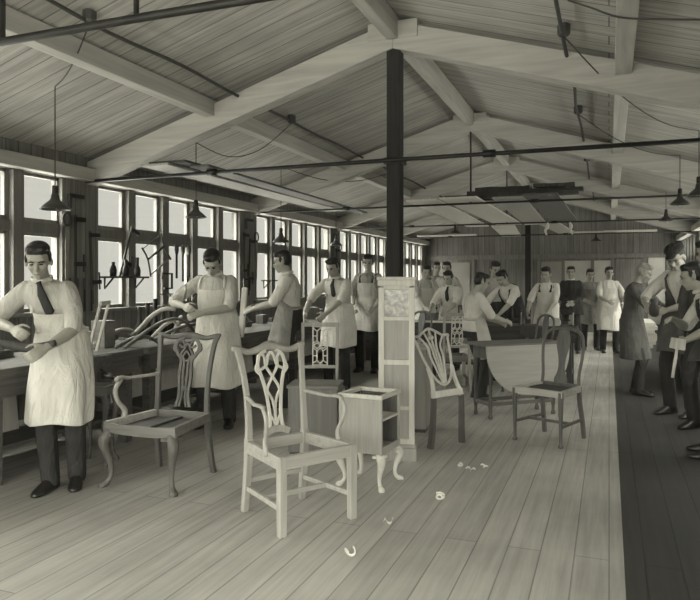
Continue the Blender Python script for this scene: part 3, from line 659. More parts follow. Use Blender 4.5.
def round_back():
    t = empty('side_chair'); D = M['mid']; X = M['lx']
    for sx in (-1, 1):
        MB().lathe([(.013, .0), (.022, .006), (.022, .018), (.013, .03), (.014, .10), (.019, .30), (.023, .38), (.024, .46)], (sx*.215, .205, 0), 12).build('leg', D, t, smooth=True)
        MB().sweep([(sx*.19, -.275, 0), (sx*.186, -.25, .16), (sx*.18, -.215, .32), (sx*.178, -.205, .46)], .032, .036, (0, 1, 0), 4, k=4).build('leg', D, t, bevel=.004)
    hoop = [(-.178, -.205, .45), (-.172, -.215, .56), (-.188, -.24, .70), (-.192, -.262, .82), (-.165, -.278, .915), (-.09, -.286, .955), (0, -.288, .962), (.09, -.286, .955), (.165, -.278, .915), (.192, -.262, .82), (.188, -.24, .70), (.172, -.215, .56), (.178, -.205, .45)]
    MB().sweep(hoop, .030, .026, (0, 1, .2), 8, k=4).build('back_hoop', D, t, smooth=True)
    half = [(.060, 0), (.062, .05), (.040, .10), (.030, .16), (.036, .24), (.058, .33), (.066, .40), (.052, .455), (.048, .49)]
    half = [tuple(p)[:2] for p in cr([(x, z, 0) for x, z in half], 4)]
    out = half+[(-x, z) for x, z in reversed(half)]
    # vase splat leaning with the hoop
    Mx = Matrix.Translation(V((0, -.205, .465))) @ Rx(PI/2+.165)
    MB().prism(out, .012, Mx).build('splat', D, t, bevel=.002)
    MB().sweep([(-.18, -.205, .455), (.18, -.205, .455)], .05, .028, (0, 1, 0)).build('seat_rail', D, t, bevel=.003)
    MB().sweep([(-.235, .208, .445), (.235, .208, .445)], .055, .034, (0, 1, 0)).build('seat_rail', X, t, bevel=.003)
    for s in (-1, 1):
        MB().sweep([(s*.222, .205, .445), (s*.18, -.205, .445)], .055, .034, (1, 0, 0)).build('seat_rail', X, t, bevel=.003)
        MB().sweep([(s*.213, .2, .17), (s*.184, -.245, .17)], .024, .02, (1, 0, 0)).build('stretcher', D, t, bevel=.002)
    MB().sweep([(-.198, .0, .17), (.198, .0, .17)], .024, .02, (0, 1, 0)).build('stretcher', D, t, bevel=.002)
    MB().b2((-.17, -.17, .425), (.17, .14, .455)).build('seat', M['dark'], t, bevel=.004)
    return t
a = round_back(); A_, B_, D_ = fl(514, 440), fl(560, 449), fl(584, 440)
c_ = (A_+D_)/2; a.location = (c_.x, c_.y, 0); a.rotation_euler.z = head_rz(((B_-D_)).normalized())
tag(a, 'brown chair with a rounded hoop back and solid vase splat, before the hanging table leaf', 'chair')

def fret_back():
    t = empty('side_chair'); W = M['light']; X = M['lx']
    for sx in (-1, 1):
        leg_rect(MB(), sx*.225, .21, .42, .042, .95).build('leg', W, t, bevel=.003)
        MB().sweep([(sx*.175, -.26, 0), (sx*.17, -.23, .2), (sx*.165, -.215, .44)], .034, .036, (0, 1, 0), 4, k=4).build('leg', W, t, bevel=.003)
        MB().sweep([(sx*.165, -.215, .43), (sx*.165, -.225, .62), (sx*.168, -.265, .97)], .03, .026, (0, 1, .15), 4, k=4).build('back_post', W, t, bevel=.003)
    MB().sweep([(-.185, -.267, .965), (.185, -.267, .965)], .04, .024, (0, 1, .15)).build('top_rail', W, t, bevel=.003)
    MB().sweep([(-.165, -.222, .56), (.165, -.222, .56)], .03, .02, (0, 1, .15)).build('cross_rail', W, t, bevel=.002)
    mb = MB(); 
    def S(pts, w=.012, cl=False): mb.sweep([(x, -.222-.115*(z-.56), z) for x, z in pts], w, .010, (0, 1, .15), 4, closed=cl)
    for s in (-1, 1): S([(s*.07, .57), (s*.07, .95)])
    for z0 in (.575, .765):
        for s in (-1, 1):
            S([(s*.066, z0+.02), (s*.03, z0+.045), (s*.03, z0+.135), (s*.066, z0+.165)]); S([(s*.03, z0+.135), (0, z0+.165), (0, z0+.18)]); S([(s*.03, z0+.045), (0, z0+.015), (0, z0)])
            S([(s*.066, z0+.09), (s*.03, z0+.09)])
    S([(-.066, .762), (-.03, .79), (0, .762), (-.03, .735), (-.066, .762)]); S([(.066, .762), (.03, .79), (0, .762), (.03, .735), (.066, .762)])
    S([(-.07, .575), (.07, .575)]); S([(-.07, .945), (.07, .945)])
    mb.build('splat', M['pale'], t)
    for p, q, m in (((-.245, .212, .40), (.245, .212, .40), (0, 1, 0)), ((-.165, -.215, .40), (.165, -.215, .40), (0, 1, 0)), ((-.232, .21, .40), (-.17, -.215, .40), (1, 0, 0)), ((.232, .21, .40), (.17, -.215, .40), (1, 0, 0))):
        MB().sweep([p, q], .065, .03, m).build('seat_rail', M['mx'], t, bevel=.003)
    for s in (-1, 1): MB().sweep([(s*.222, .2, .14), (s*.172, -.24, .14)], .024, .018, (1, 0, 0)).build('stretcher', M['mx'], t)
    return t
a = fret_back(); p = at(319, 6.3); a.location = (p.x, p.y, 0); a.rotation_euler.z = head_rz((.36, -.93))
tag(a, 'upright chair with a pierced geometric fretwork splat behind the nearest armchair', 'chair')

def shield():
    t = empty('shield_chair_back'); P_ = M['pale']; D = M['mid']
    # only the back assembly: two long posts on rough rear legs, raked backwards
    def Z(x, z, off=0): return (x, (-.21*max(0, (z-.40)/.57)**1.15-.02*abs(z-.4)/.4)+off, z)
    for s in (-1, 1):
        MB().sweep([Z(s*.19, 0), Z(s*.178, .1), Z(s*.17, .25), Z(s*.165, .42)], [.046, .044, .04, .04], [.046, .044, .04, .036], (0, 1, .15), 4, k=3).build('leg', D, t, bevel=.005)
        MB().sweep([Z(s*.165, .41), Z(s*.152, .48), Z(s*.138, .56), Z(s*.145, .66)], [.04, .032, .028, .024], .026, (0, 1, .15), 4, k=4).build('back_post', P_, t, bevel=.003)
    MB().sweep([Z(-.18, .445), Z(.18, .445)], .055, .026, (0, 1, .15)).build('seat_rail', P_, t, bevel=.003)
    sh = [(0, .515), (.065, .54), (.125, .62), (.165, .74), (.195, .88), (.215, .915), (.145, .915), (.085, .945), (0, .975), (-.085, .945), (-.145, .915), (-.215, .915), (-.195, .88), (-.165, .74), (-.125, .62), (-.065, .54)]
    MB().sweep([Z(x, z) for x, z in sh], .024, .022, (0, 1, .15), 6, closed=True, k=4).build('shield_frame', P_, t, smooth=True)
    mb = MB()
    for x0, x1, x2 in ((.018, .075, .145), (.008, .030, .070), (-.008, -.030, -.070), (-.018, -.075, -.145), (0, 0, 0)):
        mb.sweep([Z(x0, .53), Z(x1*.6, .62), Z(x1, .74), Z(x1*1.05, .83), Z(x2, .915 if abs(x2) > .1 else (.945 if x2 else .965))], [.012, .012, .014, .016, .014], .010, (0, 1, .15), 4, k=4)
    mb.ell(Z(0, .54), (.034, .012, .028)); mb.ell(Z(0, .90), (.03, .012, .022))
    mb.build('splat', P_, t)
    return t
a = shield(); A_, B_ = fl(434, 449), fl(462, 443); c_ = (A_+B_)/2; d = (B_-A_).normalized()
a.location = (c_.x, c_.y, 0); a.rotation_euler.z = math.atan2(d.y, d.x)-0; a.rotation_euler.z += 0
# front faces the camera side, so +x runs to the viewer's right reversed
a.rotation_euler.z += PI
tag(a, 'pale shield shaped chair back on rough dark legs, without seat, beside the clock case', 'chair')


# ------------------------------------------------------------------ case furniture
ct = empty('clock_case', tuple(at(397, 5.32)), head_rz((.25, -.97)), 'pale tall clock case with glazed hood and panelled front, before the dark post', 'clock case')
P_ = M['light']; W_, D_ = .275, .20
MB().b2((-.13, -.09, .10), (.13, .07, 1.40)).build('carcass', M['light'], ct, bevel=.003)
MB().b2((-.155, -.115, 0), (.155, .118, .10)).b2((-.147, -.108, .10), (.147, .108, .125)).build('plinth', P_, ct, bevel=.004)
mb = MB()
for x in (-.118, .118): mb.b2((x-.022, .07, .12), (x+.022, .092, 1.34))
for z0, z1 in ((.12, .165), (.39, .42), (.74, .78), (1.085, 1.115), (1.325, 1.355)): mb.b2((-.10, .0701, z0), (.10, .0915, z1))
mb.build('face_frame', M['pale'], ct, bevel=.003)
MB().b2((-.10, .066, .42), (.10, .078, .74)).build('door_panel', P_, ct, bevel=.002)
MB().b2((-.10, .066, .78), (.10, .078, 1.085)).build('door_panel', P_, ct, bevel=.002)
for x in (-.05, .05): MB().b2((x-.045, .066, .165), (x+.045, .078, .39)).build('base_panel', P_, ct, bevel=.002)
dm = mat('etched_dial', .55, .35, 'cloth', .6, scale=3)
MB().b2((-.098, .068, 1.117), (.098, .082, 1.322)).build('dial', dm, ct)
MB().b2((-.097, .088, 1.118), (.097, .090, 1.321)).build('glass_pane', M['glass'], ct)
MB().b2((-.145, -.10, 1.355), (.145, .105, 1.40)).b2((-.152, -.108, 1.40), (.152, .112, 1.425)).build('cornice', M['pale'], ct, bevel=.004)

F_, R_, L_, B_ = fl(377, 491), fl(403, 480), fl(336.6, 485), fl(363.7, 474)
c_ = (F_+B_)/2; f = ((F_+R_)/2-(L_+B_)/2).normalized()
cb = empty('bedside_cabinet', (c_.x, c_.y, 0), head_rz(f), 'small square cabinet on bowed legs with open shelved side, behind the nearest armchair', 'cabinet')
for sx in (-1, 1):
    for sy in (-1, 1): cabriole(sx*.135, sy*.135, .235, sx, sy, .95).build('leg', M['pale'], cb, smooth=True)
for sx in (-1, 1):
    for sy in (-1, 1): MB().b2((sx*.16-.018*(sx > 0)-.0*(sx < 0), sy*.16-.018*(sy > 0), .22), (sx*.16+.018*(sx < 0), sy*.16+.018*(sy < 0), .62)).build('corner_post', M['light'], cb, bevel=.002)
for sx in (-1, 1): MB().b2((sx*.152-.006, -.142, .24), (sx*.152+.006, .142, .62)).build('side_panel', M['mid'] if sx < 0 else mat('board_wood', .33, .55, 'wood', .15, axis=2), cb)
MB().b2((-.142, -.156, .24), (.142, -.146, .62)).build('back_panel', M['mid'], cb)
MB().b2((-.142, -.145, .245), (.142, .155, .262)).build('bottom_board', M['lx'], cb)
MB().b2((-.145, -.145, .455), (.145, .15, .470)).build('shelf', M['pale_x'], cb)
MB().b2((-.142, .142, .24), (.142, .158, .285)).build('apron_rail', M['lx'], cb)
mb = MB()
for a0, b0 in (((-.165, -.165, .605), (.165, -.135, .632)), ((-.165, .135, .605), (.165, .165, .632)), ((-.165, -.135, .605), (-.135, .135, .632)), ((.135, -.135, .605), (.165, .135, .632))): mb.b2(a0, b0)
mb.build('top_frame', M['pale_x'], cb, bevel=.003)

p = at(316, 5.55)
ch = empty('storage_chest', (p.x, p.y, 0), head_rz((.25, -.97)), 'low plain brown chest on the floor behind the small cabinet', 'chest')
MB().b2((-.20, -.17, .02), (.20, .17, .53)).build('body', mat('brown_board', .15, .5, 'wood', .2, axis=2), ch, bevel=.004)
MB().b2((-.21, -.18, .53), (.21, .18, .555)).build('lid', M['mx'], ch, bevel=.004)
MB().b2((-.19, -.16, 0), (.19, .16, .02)).build('plinth', M['dark'], ch)
p = V((-1.78, 6.15, 0))
ch = empty('open_carcass', (p.x, p.y, 0), head_rz((.12, -1)), 'pale unfinished chest carcass standing between clock case and shield back', 'cabinet')
MB().b2((-.20, -.18, .03), (.22, .18, .76)).build('body', mat('raw_board', .30, .6, 'wood', .15, axis=2), ch, bevel=.004)
MB().b2((-.215, -.19, .76), (.235, .19, .785)).build('top', M['lx'], ch, bevel=.003)
MB().b2((-.19, -.16, 0), (.21, .17, .03)).build('plinth', M['mid'], ch)

# ------------------------------------------------------------------ gate leg table with the front leaf hanging
tb = empty('drop_leaf_table', (-.90, 7.18, 0), math.radians(41.8), 'gateleg table with its pale rounded leaf hanging towards the camera', 'table')
mb = MB(); MB().b2((-.52, -.20, .735), (.48, .22, .757)).build('table_top', M['mx'], tb, bevel=.004)
lf = [(-.50, 0)]+[(-.50+.0*q, -.001) for q in ()]+[( .0-.0+.50*math.cos(t)*-1 if False else -.50*math.cos(t), -.50*math.sin(t)**.85) for t in [PI*i/28 for i in range(1, 28)]]+[(.50, 0)]
Mx = Matrix.Translation(V((-.02, -.235, .742))) @ Rx(PI/2-.06)
MB().prism(lf, .016, Mx).build('hanging_leaf', mat('leaf_wood', .36, .5, 'wood', .1, axis=0), tb, bevel=.002)
MB().b2((-.40, -.15, .60), (.38, -.125, .735)).b2((-.40, .145, .60), (.38, .17, .735)).b2((-.42, -.15, .60), (-.395, .17, .735)).b2((.365, -.15, .60), (.39, .17, .735)).build('frame', M['mid'], tb, bevel=.003)
for x in (-.40, .36):
    for y in (-.13, .15):
        MB().lathe([(.014, 0), (.024, .01), (.022, .03), (.015, .05), (.018, .10), (.022, .12), (.022, .18), (.014, .20), (.020, .30), (.013, .40), (.018, .50), (.024, .55), (.024, .735)], (x, y, 0), 12).build('leg', M['mid'], tb, smooth=True)
for y in (-.13, .15): MB().b2((-.39, y-.012, .13), (.35, y+.012, .165)).build('stretcher', M['mx'], tb)
for x in (-.40, .36): MB().b2((x-.012, -.12, .13), (x+.012, .14, .165)).build('stretcher', M['mx'], tb)

# stool with bowed legs under the near end of the left bench
st = empty('stool_frame', tuple(at(97, 5.15)), .3, 'upturned narrow stool frame with slim curved legs below the left bench', 'stool')
for i, (x, y) in enumerate(((-.09, -.08), (.09, -.08), (-.09, .08), (.09, .08))): cabriole(x, y, .56, x, y, .8).build('leg', M['mid'], st, smooth=True)
MB().b2((-.12, -.11, .53), (.12, -.09, .60)).b2((-.12, .09, .53), (.12, .11, .60)).b2((-.12, -.09, .53), (-.10, .09, .60)).b2((.10, -.09, .53), (.12, .09, .60)).build('seat_frame', M['mx'], st, bevel=.003)
# ------------------------------------------------------------------ workbenches
def workbench(L, D, dark=False):
    t = empty('workbench'); m = M['bench'] if not dark else M['dx']; mk = M['benchx'] if not dark else M['dark']
    MB().b2((-D/2, -L/2, .735), (D/2, L/2, .80)).build('bench_top', m, t, bevel=.006)
    MB().b2((D/2-.05, -L/2+.04, .60), (D/2-.02, L/2-.04, .735)).build('front_board', m, t, bevel=.003)
    MB().b2((-D/2+.02, -L/2+.04, .62), (-D/2+.05, L/2-.04, .735)).build('back_board', m, t, bevel=.003)
    for y in (-L/2+.12, 0, L/2-.12):
        for x in (-D/2+.06, D/2-.10): MB().box((x, y, .3675), (.085, .085, .735)).build('leg', mk, t, bevel=.004)
        MB().b2((-D/2+.10, y-.03, .16), (D/2-.14, y+.03, .22)).build('stretcher', mk, t)
    MB().b2((-D/2+.05, -L/2+.10, .22), (D/2-.12, L/2-.10, .245)).build('shelf', m, t, bevel=.003)
    # wooden front vice with screw and turning bar
    for y in (L/2-.55, -L/2+.75):
        v = MB().b2((D/2-.015, y-.11, .52), (D/2+.035, y+.11, .795)).build('vice_jaw', mk, t, bevel=.006)
        MB().tube([(D/2+.03, y, .64), (D/2+.11, y, .64)], .024, 10).build('vice_screw', M['steel'], v, smooth=True)
        MB().tube([(D/2+.095, y-.09, .70), (D/2+.095, y+.09, .58)], .009, 8).build('vice_bar', M['iron'], v, smooth=True)
    return t
wb = None; ords = ['first from the camera, beside the tied man', 'second, behind the two men at the windows', 'third, level with the dark post', 'fourth, far down the room', 'last, next to the far wall']
BY = [3.40+3.0*k for k in range(5)]
for k, y in enumerate(BY):
    b = wb if wb and k == 0 else (workbench(2.92, .78) if wb is None else copy_tree(wb)); wb = wb or b
    b.location = (-4.20, y, 0); tag(b, 'long worn wooden workbench under the left windows, ' + ords[k], 'workbench', 'workbenches along the left wall')
cbn = workbench(1.5, .62, True); cbn.rotation_euler.z = -PI/2; cbn.location = (-2.34, 9.55, 0)
tag(cbn, 'dark workbench standing crosswise behind the clock case and shield back', 'workbench')
c2 = copy_tree(cbn); c2.location = (-.98, 9.25, 0); c2.scale = (1, .8, 1); tag(c2, 'dark workbench standing crosswise in front of the stooping boy', 'workbench')
c3 = copy_tree(wb); c3.location = (1.28, 10.6, 0); c3.rotation_euler.z = PI; tag(c3, 'worn workbench along the right wall behind the man in the dark coat', 'workbench')

# pale boards stored on the bench shelves and under them
for y, l, x, h, z in ((3.0, 1.9, -4.28, .34, .247), (5.85, 1.5, -4.36, .30, .247), (6.9, 1.2, -4.2, .26, .247), (8.9, 2.2, -4.3, .3, .247)):
    o = MB().b2((-.011, -l/2, 0), (.011, l/2, h)).build('board', M['pale'], None, bevel=.002); o.location = (x, y, z); o.rotation_euler = (0, -.12, 0)
    tag(o, {3.0: 'wide pale board on edge under the first left bench, near the picture edge', 5.85: 'pale board on edge under the bench behind the one-armed chair', 6.9: 'shorter pale board under the bench by the head-bowed man', 8.9: 'pale board on edge under the third left bench'}[y], 'board')
# curved chair parts heaped on the second bench
bl = M['light']; k = 0
for (x, y, z, rz, ln, bow, w, lab) in ((-3.93, 5.3, .815, .05, 1.15, .22, .05, 'long bowed chair rail arching highest over the second bench'), (-4.10, 5.55, .85, .35, .95, .14, .045, 'curved chair arm lying across the heap near the small box'),
      (-3.92, 5.75, .84, -.25, .9, .12, .05, 'curved hoop blank nearest the bench edge'), (-4.25, 5.9, .86, .6, .85, .16, .04, 'bowed back rail at the rear of the heap of chair parts'), (-3.95, 4.95, .815, -.15, .5, .08, .05, 'short bent arm blank at the near end of the heap'),
      (-4.30, 5.1, .84, .2, .8, .10, .045, 'slim bent slat against the window side of the heap'), (-3.95, 6.5, .83, .1, .6, .10, .05, 'curved leg blank lying before the head-bowed man')):
    pts = [(bow*.5*math.sin(3*q), (q-.5)*ln, bow*math.sin(PI*q)) for q in [i/6 for i in range(7)]]
    o = MB().sweep(pts, [w*.8, w, w*1.15, w, w, w*.9, w*.6], .030, (0, 0, 1), 6, k=3).build('chair_rail_blank', bl if k % 2 else M['mid'], None, smooth=True)
    o.location = (x, y, z); o.rotation_euler = (0, 0, rz); tag(o, lab, 'chair part', 'bent chair parts heaped on the second bench'); k += 1
o = MB().box((0, 0, .12), (.15, .14, .24)).build('wooden_block', M['mx'], None, bevel=.004); o.location = (-4.0, 4.95+.05, .80); o.location = (-4.20, 4.80, .80); tag(o, 'squared upright wooden block on the bench behind the tied man', 'block')
t = empty('mitre_frame', (-3.98, 4.42, .80), .5, 'pale tilted open frame leaning behind the shoulder of the tied man', 'frame')
for a_, b_ in (((0, -.16, 0), (.10, -.14, .42)), ((0, .14, 0), (.10, .16, .42)), ((.10, -.15, .41), (.10, .17, .41))): MB().sweep([a_, b_], .035, .02, (1, 0, 0)).build('frame_bar', M['pale'], t)
o = MB().sweep([(-.05, 0, .22), (.05, .75, .05)], .09, .03, (0, 0, 1)).build('plank_offcut', M['mx'], None, bevel=.003); o.location = (-4.35, 4.55, .80); tag(o, 'narrow plank propped slanting against the second window bay', 'plank')

def plane_tool(loc, rz, label, group=None):
    t = empty('bench_plane', loc, rz, label, 'plane', group)
    MB().box((0, 0, .03), (.065, .25, .06)).build('plane_body', M['mid'], t, bevel=.005)
    MB().sweep([(0, -.075, .055), (0, -.085, .10), (0, -.06, .125), (0, -.045, .10)], [.03, .026, .028, .02], .026, (1, 0, 0), 6, k=3).build('handle', M['mx'], t, smooth=True)
    MB().sweep([(0, .0, .04), (0, -.035, .13)], .045, .006, (0, 1, 0)).build('blade', M['steel'], t); MB().sweep([(0, .018, .055), (0, -.01, .11)], .04, .016, (0, 1, 0)).build('wedge', M['mx'], t)
    MB().ell((0, .085, .075), (.016, .016, .02)).build('front_knob', M['mx'], t, smooth=True)
    return t
def mallet(loc, rot, label):
    t = empty('wooden_mallet', loc, 0, label, 'mallet'); t.rotation_euler = rot
    MB().box((0, 0, 0), (.075, .13, .085), top=(1, .85)).build('mallet_head', M['pale'], t, bevel=.005)
    MB().tube([(0, 0, -.03), (0, 0, -.15), (0, 0, -.27)], [.011, .014, .012], 8).build('handle', M['pale'], t, smooth=True)
    return t
def g_clamp(loc, rz, label, s=1, group=None, rx=0):
    t = empty('cramp', loc, rz, label, 'clamp', group); t.rotation_euler = (rx, 0, rz)
    MB().sweep([(0, -.09*s, .10*s), (0, -.09*s, .16*s), (0, .09*s, .16*s), (0, .09*s, 0), (0, -.05*s, 0)], .022*s, .02*s, (1, 0, 0)).build('clamp_frame', M['iron'], t, bevel=.002)
    MB().tube([(0, -.09*s, .13*s), (0, -.09*s, .0), (0, -.09*s, -.07*s)], .009*s, 8).build('clamp_screw', M['steel'], t)
    MB().tube([(0, -.14*s, -.065*s), (0, -.04*s, -.065*s)], .006*s, 6).build('clamp_bar', M['iron'], t)
    return t
def vice_iron(loc, rz, label):
    t = empty('bench_vice', loc, rz, label, 'vice')
    MB().box((0, 0, .02), (.16, .16, .04)).lathe([(.05, .03), (.04, .07), (.045, .10)], n=14).build('vice_base', M['iron'], t, bevel=.003)
    MB().b2((-.06, -.03, .09), (.06, .05, .15)).b2((-.075, .02, .13), (.075, .055, .20)).build('fixed_jaw', M['iron'], t, bevel=.005)
    MB().b2((-.075, -.09, .13), (.075, -.055, .20)).b2((-.05, -.10, .09), (.05, -.05, .15)).build('moving_jaw', M['iron'], t, bevel=.005)
    MB().tube([(0, -.16, .115), (0, .03, .115)], .014, 10).build('vice_screw', M['steel'], t, smooth=True)
    MB().tube([(-.10, -.15, .165), (.09, -.15, .07)], .007, 8).ell((-.10, -.15, .165), .013).ell((.09, -.15, .07), .013).build('vice_bar', M['steel'], t, smooth=True)
    return t
vice_iron((-3.93, 3.30, .80), head_rz((-.75, .65)), 'iron bench vice under the hands of the tied man at the left picture edge')
# work in the hands
def wp(root, w, off=(0, 0, 0)): return wpt(root, w+V(off))
h = wp(R1, (W1[1]+W1[-1])/2, (.0, .10, -.05))
o = MB().sweep([(-.20, 0, .03), (-.08, 0, .0), (.05, 0, .01), (.17, 0, .05)], [.04, .055, .06, .045], [.03, .035, .035, .03], (0, 1, 0), 8, k=4).build('carved_chair_part', M['dark'], None, smooth=True); o.location = h; o.rotation_euler.z = R1.rotation_euler.z
tag(o, 'carved wooden chair part held over the vice by the tied man', 'chair part')
h = wp(R2, W2[1], (-.02, .09, -.04)); 
o = MB().sweep([(0, -.1, .02), (-.10, -.14, .02), (-.26, -.1, -.05), (-.45, .0, -.16), (-.62, .1, -.24)], [.04, .045, .05, .05, .05], .04, (0, 0, 1), 8, k=4).build('chair_arm_blank', M['light'], None, smooth=True); o.location = h
tag(o, 'long curved chair arm held by the head-bowed man in the apron', 'chair part')
h = wp(R3, W3[1], (-.05, .12, 0))
o = MB().b2((-.035, -.015, -.34), (.035, .015, .22)).build('shaped_board', M['pale'], None, bevel=.012); o.location = h; o.rotation_euler = (.05, .12, head_rz((0, 1))); tag(o, 'pale narrow board held upright by the man in profile', 'board')
h = wpt(R18, W18[-1])+V((-.06, .0, -.03)); mallet(h, (0, .15, .3), 'pale wooden mallet hanging by its head from the hand of the bending man')
h = wpt(R16, (W16[1]+W16[-1])/2)+V((-.03, -.11, 0)); o = MB().lathe([(.02, -.09), (.045, -.07), (.05, 0), (.03, .04), (.035, .09)], n=14).build('turned_knob', M['dark'], None, smooth=True); o.location = h; tag(o, 'dark turned wooden piece in the hands of the capped man', 'turned piece')

# planes, clamps and blocks left on the benches
for i, (x, y, rz) in enumerate(((-4.35, 3.85, .3), (-4.1, 6.75, 1.2), (-4.35, 7.6, .2), (-4.2, 8.9, .9), (-4.0, 10.6, .2), (-4.3, 12.2, 1.1))):
    plane_tool((x, y, .80), rz, ['wooden bench plane behind the back of the tied man', 'wooden bench plane beside the curved leg blank', 'wooden bench plane under the pendant lamp by the profile man', 'wooden bench plane at the near end of the third left bench', 'wooden bench plane far along the third left bench', 'farthest wooden bench plane on the fourth left bench'][i])
for i, (x, y) in enumerate(((-2.75, 9.5), (-2.0, 9.6), (-1.15, 9.2), (-.52, 9.3))):
    g_clamp((x, y, .872), .4*i, ['iron clamp on the crosswise bench near the clock case', 'iron clamp on the crosswise bench behind the shield back', 'iron clamp before the stooping boy', 'iron clamp on the bench before the boy with pale bib apron'][i], 1.0)
for i, (x, y, s_) in enumerate(((-2.45, 9.55, (.22, .16, .12)), (-1.72, 9.5, (.16, .2, .07)), (-.75, 9.25, (.25, .2, .10)), (-4.3, 9.5, (.2, .3, .18)), (-4.25, 11.4, (.25, .3, .22)), (1.2, 10.2, (.3, .4, .25)), (1.25, 11.2, (.2, .2, .4)))):
    o = MB().box((0, 0, s_[2]/2), s_).build('wooden_box', [M['mid'], M['light'], M['lx']][i % 3], None, bevel=.004); o.location = (x, y, .80); o.rotation_euler.z = .2*i
    tag(o, ['small wooden box on the crosswise bench right of the clock', 'flat pale box at the right end of the crosswise bench', 'pale box on the bench of the stooping boy', 'wooden box on the third left bench', 'taller box at the middle of the third left bench', 'wide box on the right wall bench', 'upright narrow box on the right wall bench'][i], 'box')
o = MB().b2((-.55, -.10, 0), (.55, .10, .018)).build('board', M['pale_x'], None, bevel=.002); o.location = (-2.3, 9.36, .80); tag(o, 'pale flat board lying along the front of the crosswise bench', 'board')
# arched frame on the third bench in front of the leaning man
o = MB().sweep([(0, -.12, 0), (0, -.12, .28), (0, -.07, .38), (0, 0, .41), (0, .07, .38), (0, .12, .28), (0, .12, 0)], .03, .03, (1, 0, 0), 6, k=3).build('arched_frame', M['mid'], None, smooth=True); o.location = (-3.95, 7.8, .80); o.rotation_euler.z = .6; tag(o, 'upright arched wooden frame on the bench left of the leaning man', 'frame')

# ------------------------------------------------------------------ tools on the left wall
XW = XL+.020
def saw(loc, label, L_=.55, ang=0, g=None):
    t = empty('hand_saw', loc, 0, label, 'saw', g); R = Rx(ang)
    MB().rings([[R @ V((x, y, z)) for y, z in ((0, -.01), (.06, -.01), (.03, -L_), (0, -L_))] for x in (-.0015, .0015)]).build('saw_blade', M['steel'], t)
    MB().sweep([R @ V(p) for p in ((0, -.01, 0), (0, -.03, .06), (0, .0, .11), (0, .05, .11), (0, .075, .05), (0, .06, 0), (0, .02, -.01))], .025, .022, (1, 0, 0), 6, closed=True, k=3).build('handle', M['dark'], t, smooth=True)
    return t
def chisel(loc, label, L_=.34, g=None, r=.013):
    t = empty('chisel', loc, 0, label, 'chisel', g)
    MB().lathe([(.008, 0), (r, -.02), (r*1.15, -.07), (r*.8, -.12)], n=10).build('handle', M['dark'], t, smooth=True)
    MB().b2((-.003, -r*.8, -L_), (.003, r*.8, -.11)).build('blade', M['iron'], t)
    return t
def square(loc, label, s=.25, ang=0, g=None):
    t = empty('try_square', loc, 0, label, 'square', g); R = Rx(ang)
    MB().sweep([R @ V((0, 0, 0)), R @ V((0, 0, -s*.7))], .035, .018, (1, 0, 0)).build('stock', M['dark'], t)
    MB().sweep([R @ V((0, 0, -.01)), R @ V((0, s, -.01))], .04, .004, (1, 0, 0)).build('blade', M['iron'], t)
    return t
def bar_clamp(loc, label, L_=.6, ang=0, g=None):
    t = empty('bar_clamp', loc, 0, label, 'clamp', g); R = Rx(ang)
    MB().sweep([R @ V((0, 0, 0)), R @ V((0, 0, -L_))], .028, .012, (1, 0, 0)).build('bar', M['dark'], t)
    for z in (-.04, -L_*.7): MB().sweep([R @ V((0, -.01, z)), R @ V((0, .13, z))], .045, .03, (1, 0, 0)).build('jaw', M['iron'], t, bevel=.004)
    MB().tube([R @ V((0, .11, -L_*.7-.08)), R @ V((0, .11, -L_*.7+.10))], .009, 8).build('clamp_screw', M['iron'], t)
    return t
def bow_saw(loc, label, ang=0):
    t = empty('bow_saw', loc, 0, label, 'saw'); R = Rx(ang)
    for s in (-1, 1): MB().sweep([R @ V((0, s*.20, .16)), R @ V((0, s*.17, 0)), R @ V((0, s*.22, -.20))], .026, .02, (1, 0, 0), 6, k=3).build('side_arm', M['dark'], t, smooth=True)
    MB().sweep([R @ V((0, -.17, 0)), R @ V((0, .17, 0))], .022, .018, (1, 0, 0)).build('cross_bar', M['dark'], t)
    MB().sweep([R @ V((0, -.21, -.18)), R @ V((0, .21, -.18))], .02, .003, (1, 0, 0)).build('blade', M['steel'], t)
    MB().tube([R @ V((0, -.19, .145)), R @ V((0, .19, .145))], .005, 6).build('string', M['cable'], t)
    return t
GP1 = 'tools hung on the first window pier'; GP2 = 'tools hung on the second window pier'
bar_clamp((XW, 5.30, 2.05), 'bar clamp high on the pier behind the tied man', .7, g=GP1); bar_clamp((XW, 5.50, 1.9), 'bar clamp at the right side of the first pier', .75, .05, g=GP1)
saw((XW, 5.16, 1.95), 'hand saw hung at the left side of the first pier', g=GP1); square((XW, 5.22, 2.25), 'try square at the top of the first pier', .2, g=GP1)
for j in range(4): chisel((XW, 5.22+.1*j, 1.42), 'dark chisel in the row low on the first window pier', g='chisels low on the first window pier')
bow_saw((XW+.02, 6.55, 1.72), 'tilted bow saw hung between the panes above the heap of chair parts', .5)
bar_clamp((XW+.01, 6.14, 2.0), 'bar clamp slanting on the mullion over the tool shelf', .6, -.35)
g_clamp((XW+.02, 6.76, 1.30), 0, 'iron clamp hung on the mullion beside the bow saw', 1.1)
for j, L_ in enumerate((.42, .46, .40)): chisel((XL+.022, 6.98+.13*j, 1.84), 'long dark chisel in the row of three hung across one lower pane', L_, g='three long chisels across a lower pane', r=.024)
